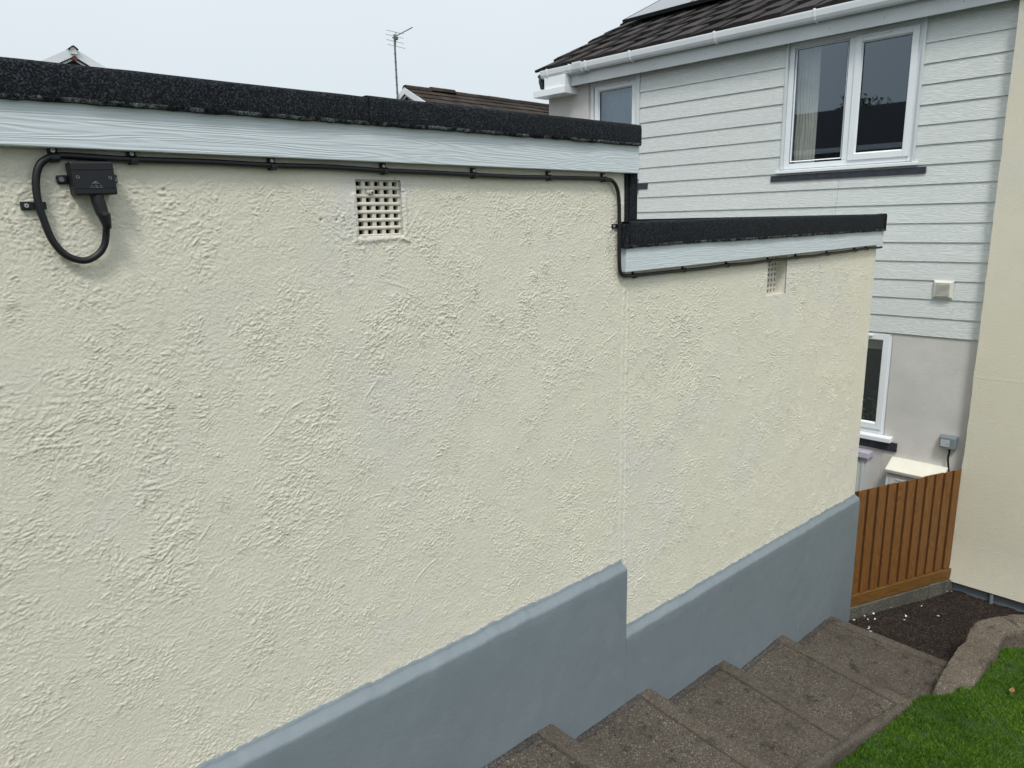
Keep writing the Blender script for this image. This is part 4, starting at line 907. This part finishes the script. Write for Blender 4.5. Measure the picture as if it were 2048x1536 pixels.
tag(flake(5.05, -0.045, -3.145, 0.012, 90), 'tiny white paint flake on the bottom tread against the grey plinth', 'paint flake', 'paint flakes on the steps')
lfm = MB().add([(-.03, 0, .004), (-.012, .016, .010), (.012, .014, .007), (.032, .002, .012), (.01, -.014, .008), (-.014, -.013, .004), (0, 0, .001)], [(0, 1, 6), (1, 2, 6), (2, 3, 6), (3, 4, 6), (4, 5, 6), (5, 0, 6)])
lo = lfm.build('leaf', M['orange']); lo.location = (5.36, -1.395, float(lawnz(5.36)) + 0.034); tag(lo, 'single orange fallen leaf lying on the green lawn', 'leaf')

# ------------------------------------------------------------------ houses beyond the garage
def gable_house(name, label, apex, ridge_dir, length, half, slope, wallm, tilem, seed, overhang=0.25, axis='x', zbase=-3.7, barge=0.16, up=0.0):
    """apex: gable apex point; the ridge runs from it along +axis"""
    h = thing(name, label, 'house', (apex[0], apex[1], zbase)); ax_, ay_, az_ = apex
    drop = half * slope; z_e = az_ - drop
    if axis == 'x':
        T = Matrix.Translation((ax_, ay_, 0))
    else:
        T = Matrix.Translation((ax_, ay_, 0)) @ Matrix.Rotation(math.radians(90), 4, 'Z')
    mb = MB().prism([(-half + .3, zbase), (-half + .3, z_e + 0.05), (0, az_ - 0.16), (half - .3, z_e + 0.05), (half - .3, zbase)], overhang, length - overhang, 'x', T)
    under(mb.build('wall', wallm, h), h)
    R_ = MB()
    for s_ in (-1, 1): R_.prism([(0, az_ - 0.05), (s_ * half, z_e - 0.05), (s_ * half, z_e - 0.12), (0, az_ - 0.12)], 0.02, length, 'x', T)
    ro = under(R_.build('roof', M['dull_board'], h), h)
    tl = MB(); ang = math.atan(slope); rr = random.Random(seed); gauge = 0.34; rows = int(half / math.cos(ang) / gauge)
    for s_ in (-1, 1):
        for r in range(rows + 1):
            off = (r % 2) * 0.17; x = -off
            while x < length:
                a, b = max(x + .006, 0), min(x + 0.34, length)
                if b > a + .04:
                    d0 = r * gauge + rr.uniform(-.01, .01); d1 = d0 + gauge + .04
                    l0 = rr.uniform(0, .01)
                    def Q(d, hh): return (s_ * (d * math.cos(ang) + hh * math.sin(ang)), az_ - 0.05 - d * math.sin(ang) + hh * math.cos(ang))
                    tl.prism([Q(d0, 0.0), Q(d0, 0.022), Q(d1, 0.040 + l0), Q(d1, 0.005)], a, b, 'x', T)
                x += 0.34
    t_ = tl.build('roof_tiles', tilem, ro)
    rg = MB(); x = 0.0
    while x < length:
        l_ = 0.44; lf_ = rr.uniform(0, .012) + (0.04 if 0.5 < x < 1.5 and axis == 'x' else 0)
        rg.prism([(-0.13, az_ - 0.075 + lf_), (-0.10, az_ - 0.01 + lf_), (-0.05, az_ + 0.03 + lf_), (0.05, az_ + 0.03 + lf_), (0.10, az_ - 0.01 + lf_), (0.13, az_ - 0.075 + lf_)] if axis == 'x' else [(-0.09, az_ - 0.085), (-0.05, az_ - 0.01), (0, az_ + 0.02), (0.05, az_ - 0.01), (0.09, az_ - 0.085)], x, x + l_ - 0.008, 'x', T); x += l_
    r2 = rg.build('ridge_tiles', tilem, ro)
    bb = MB()
    for s_ in (-1, 1):
        bb.prism([(0, az_ - 0.03 + up), (s_ * (half + .05), z_e - 0.05 + up), (s_ * (half + .05), z_e - 0.05 - barge), (0, az_ - 0.03 - barge)], -0.03 if s_ > 0 else -0.031, 0.0, 'x', T)
        bb.prism([(0, az_ - 0.05 - barge), (s_ * half, z_e - 0.07 - barge), (s_ * half, z_e - 0.11 - barge), (0, az_ - 0.09 - barge)], 0.03, 0.06, 'x', T)
    under(bb.build('bargeboard', M['whitewood'], h), h)
    return h
whitegable = simple('white_gable', (0.62, 0.66, 0.68), 0.6, 0.05, 2)
gh = gable_house('gable_house', 'far house with long brown tiled roof and white gable behind the garage', (12.60, 15.0, 3.66), None, 16, 3.6, 0.53, whitegable, M['tile2'], 5)
gl_ = gable_house('gable_house', 'far house showing only a white edged gable tip above the garage roof at left', (4.48, 15.0, 3.54), None, 9, 3.2, 0.56, M['dull_board'], M['tile'], 8, axis='y', barge=0.115, up=0.055)
# the y-axis house: local +x points to world +y after the rotation
capb = MB().prism([(4.42, 3.43), (4.41, 3.50), (4.45, 3.56), (4.48, 3.575), (4.51, 3.56), (4.55, 3.50), (4.54, 3.43)], 14.93, 14.968, 'y')
under(capb.build('ridge_end', M['upvc_grey'], gl_, bevel=0.004), gl_)
cc = MB().prism([(4.39, 3.52), (4.45, 3.575), (4.48, 3.59), (4.51, 3.575), (4.57, 3.52), (4.56, 3.508), (4.51, 3.558), (4.48, 3.572), (4.45, 3.558), (4.40, 3.508)], 14.90, 15.4, 'y')
under(cc.build('ridge_cap', M['tile'], gl_), gl_)
under(MB().prism([(3.9, 3.02), (4.48, 3.36), (4.50, 3.34), (3.96, 2.95)], 15.22, 15.245, 'y').cyl((4.49, 14.955, 3.36), (4.49, 15.0, 3.36), 0.045, 12).build('brick_verge', M['brick'], gl_), gl_)

# TV aerial
ta = thing('tv_aerial', 'tall thin TV aerial on a mast beside the white gable', 'aerial', (12.45, 15.2, 0))
P0 = Vector((12.47, 15.18, 0)); mastz = 5.0
mb = MB().tube([(12.47, 15.18, 0.2), (12.47, 15.18, 3.2), (12.475, 15.18, mastz)], 0.026, 8); 
for z_ in (3.5, 3.7, 3.9, 4.1, 4.3, 4.5): mb.cyl((12.47, 15.18, z_), (12.47, 15.18, z_ + 0.02), 0.034, 8)
under(mb.build('mast', M['galv'], ta), ta)
bo = MB(); b0 = Vector((12.40, 15.16, 4.90)); bd = Vector((1.0, 0.15, 0.52)).normalized(); bo.tube([b0, b0 + bd * 0.88], 0.016, 6); bo.box(12.47, 12.56, 15.12, 15.2, 4.87, 4.94)
under(bo.build('boom', M['galv'], ta), ta)
el = MB(); sidev = Vector((0.18, -0.98, 0.0)).normalized()
for i in range(9):
    p = b0 + bd * (0.28 + i * 0.062); el.tube([p - sidev * 0.08, p + sidev * 0.08], 0.004, 5)
under(el.build('director', M['galv'], ta), ta)
re = MB(); sv = Vector((0.62, -0.70, -0.24)).normalized(); re.tube([(12.49, 15.16, 4.72), (12.52, 15.16, 5.06)], 0.012, 6)
for z_, ox in ((4.70, .02), (4.82, -0.01), (4.95, -0.02), (5.06, 0.0)):
    p = Vector((12.49 + ox, 15.16, z_)); re.tube([p - sv * 0.25, p + sv * 0.25], 0.006, 5)
under(re.build('reflector', M['galv'], ta), ta)

# ------------------------------------------------------------------ the row behind the viewer, mirrored in the window panes
bh = thing('terraced_house', 'dark roofed house across the garden, mirrored in the bedroom window', 'house', (-16, 4, -1.8))
mb = MB().box(-22, -13.0, -12, 16, -3.7, 2.2); under(mb.build('wall', M['pinkrender'], bh), bh)
mb = MB().prism([(-12.6, 2.2), (-12.6, 2.3), (-17.5, 4.25), (-22.4, 2.3), (-22.4, 2.2)], -12.4, 16.4, 'y'); under(mb.build('roof', simple('dark_slate_roof', (0.014, 0.015, 0.020), 0.9, 0.2, 3), bh), bh)
mb = MB().box(-12.62, -12.5, -12.4, 16.4, 2.12, 2.29); under(mb.build('fascia', M['upvc'], bh), bh)
under(MB().box(-17.9, -17.2, 14.2, 15.0, 3.6, 5.1).build('chimney', M['brick'], bh), bh)
for y_ in (-6, -3, 0.5, 3, 7, 10):
    f_ = MB(); f_.box(-12.99, -12.93, y_, y_ + 1.3, 0.75, 1.95); a_ = under(f_.build('window', M['upvc'], bh), bh)
    q = MB().box(-12.93, -12.92, y_ + .07, y_ + .6, 0.82, 1.88).box(-12.93, -12.92, y_ + .68, y_ + 1.23, 0.82, 1.88).build('pane', M['dark'], a_)
tree = thing('tree', 'bushy dark tree beyond the facing roofs, seen only in the window', 'tree', (-24, 12.9, -1.8))
o = MB().tube([(-24, 12.9, -1.8), (-24.1, 12.8, 1.0), (-24.0, 12.9, 4.5)], [0.22, 0.16, 0.05], 8).build('trunk', M['dull_board'], tree); under(o, tree)
cr_ = MB(); rt = random.Random(3)
for i in range(1800):
    u_ = Vector((rt.gauss(0, 1), rt.gauss(0, 1), rt.gauss(0, .8))); u_ = u_.normalized() * rt.uniform(.3, 1) * 1.25
    c_ = Vector((-24, 12.9, 4.35)) + u_ + Vector((0, 0.4 * math.sin(u_.x * 4), 0.3 * math.sin(u_.y * 5)))
    a = Vector((rt.uniform(-1, 1), rt.uniform(-1, 1), rt.uniform(-1, 1))).normalized() * .13; b = a.cross(u_).normalized() * .08
    cr_.add([c_ - a, c_ + b, c_ + a, c_ - b], [(0, 1, 2, 3)])
under(cr_.build('crown', M['leaf'], tree), tree)
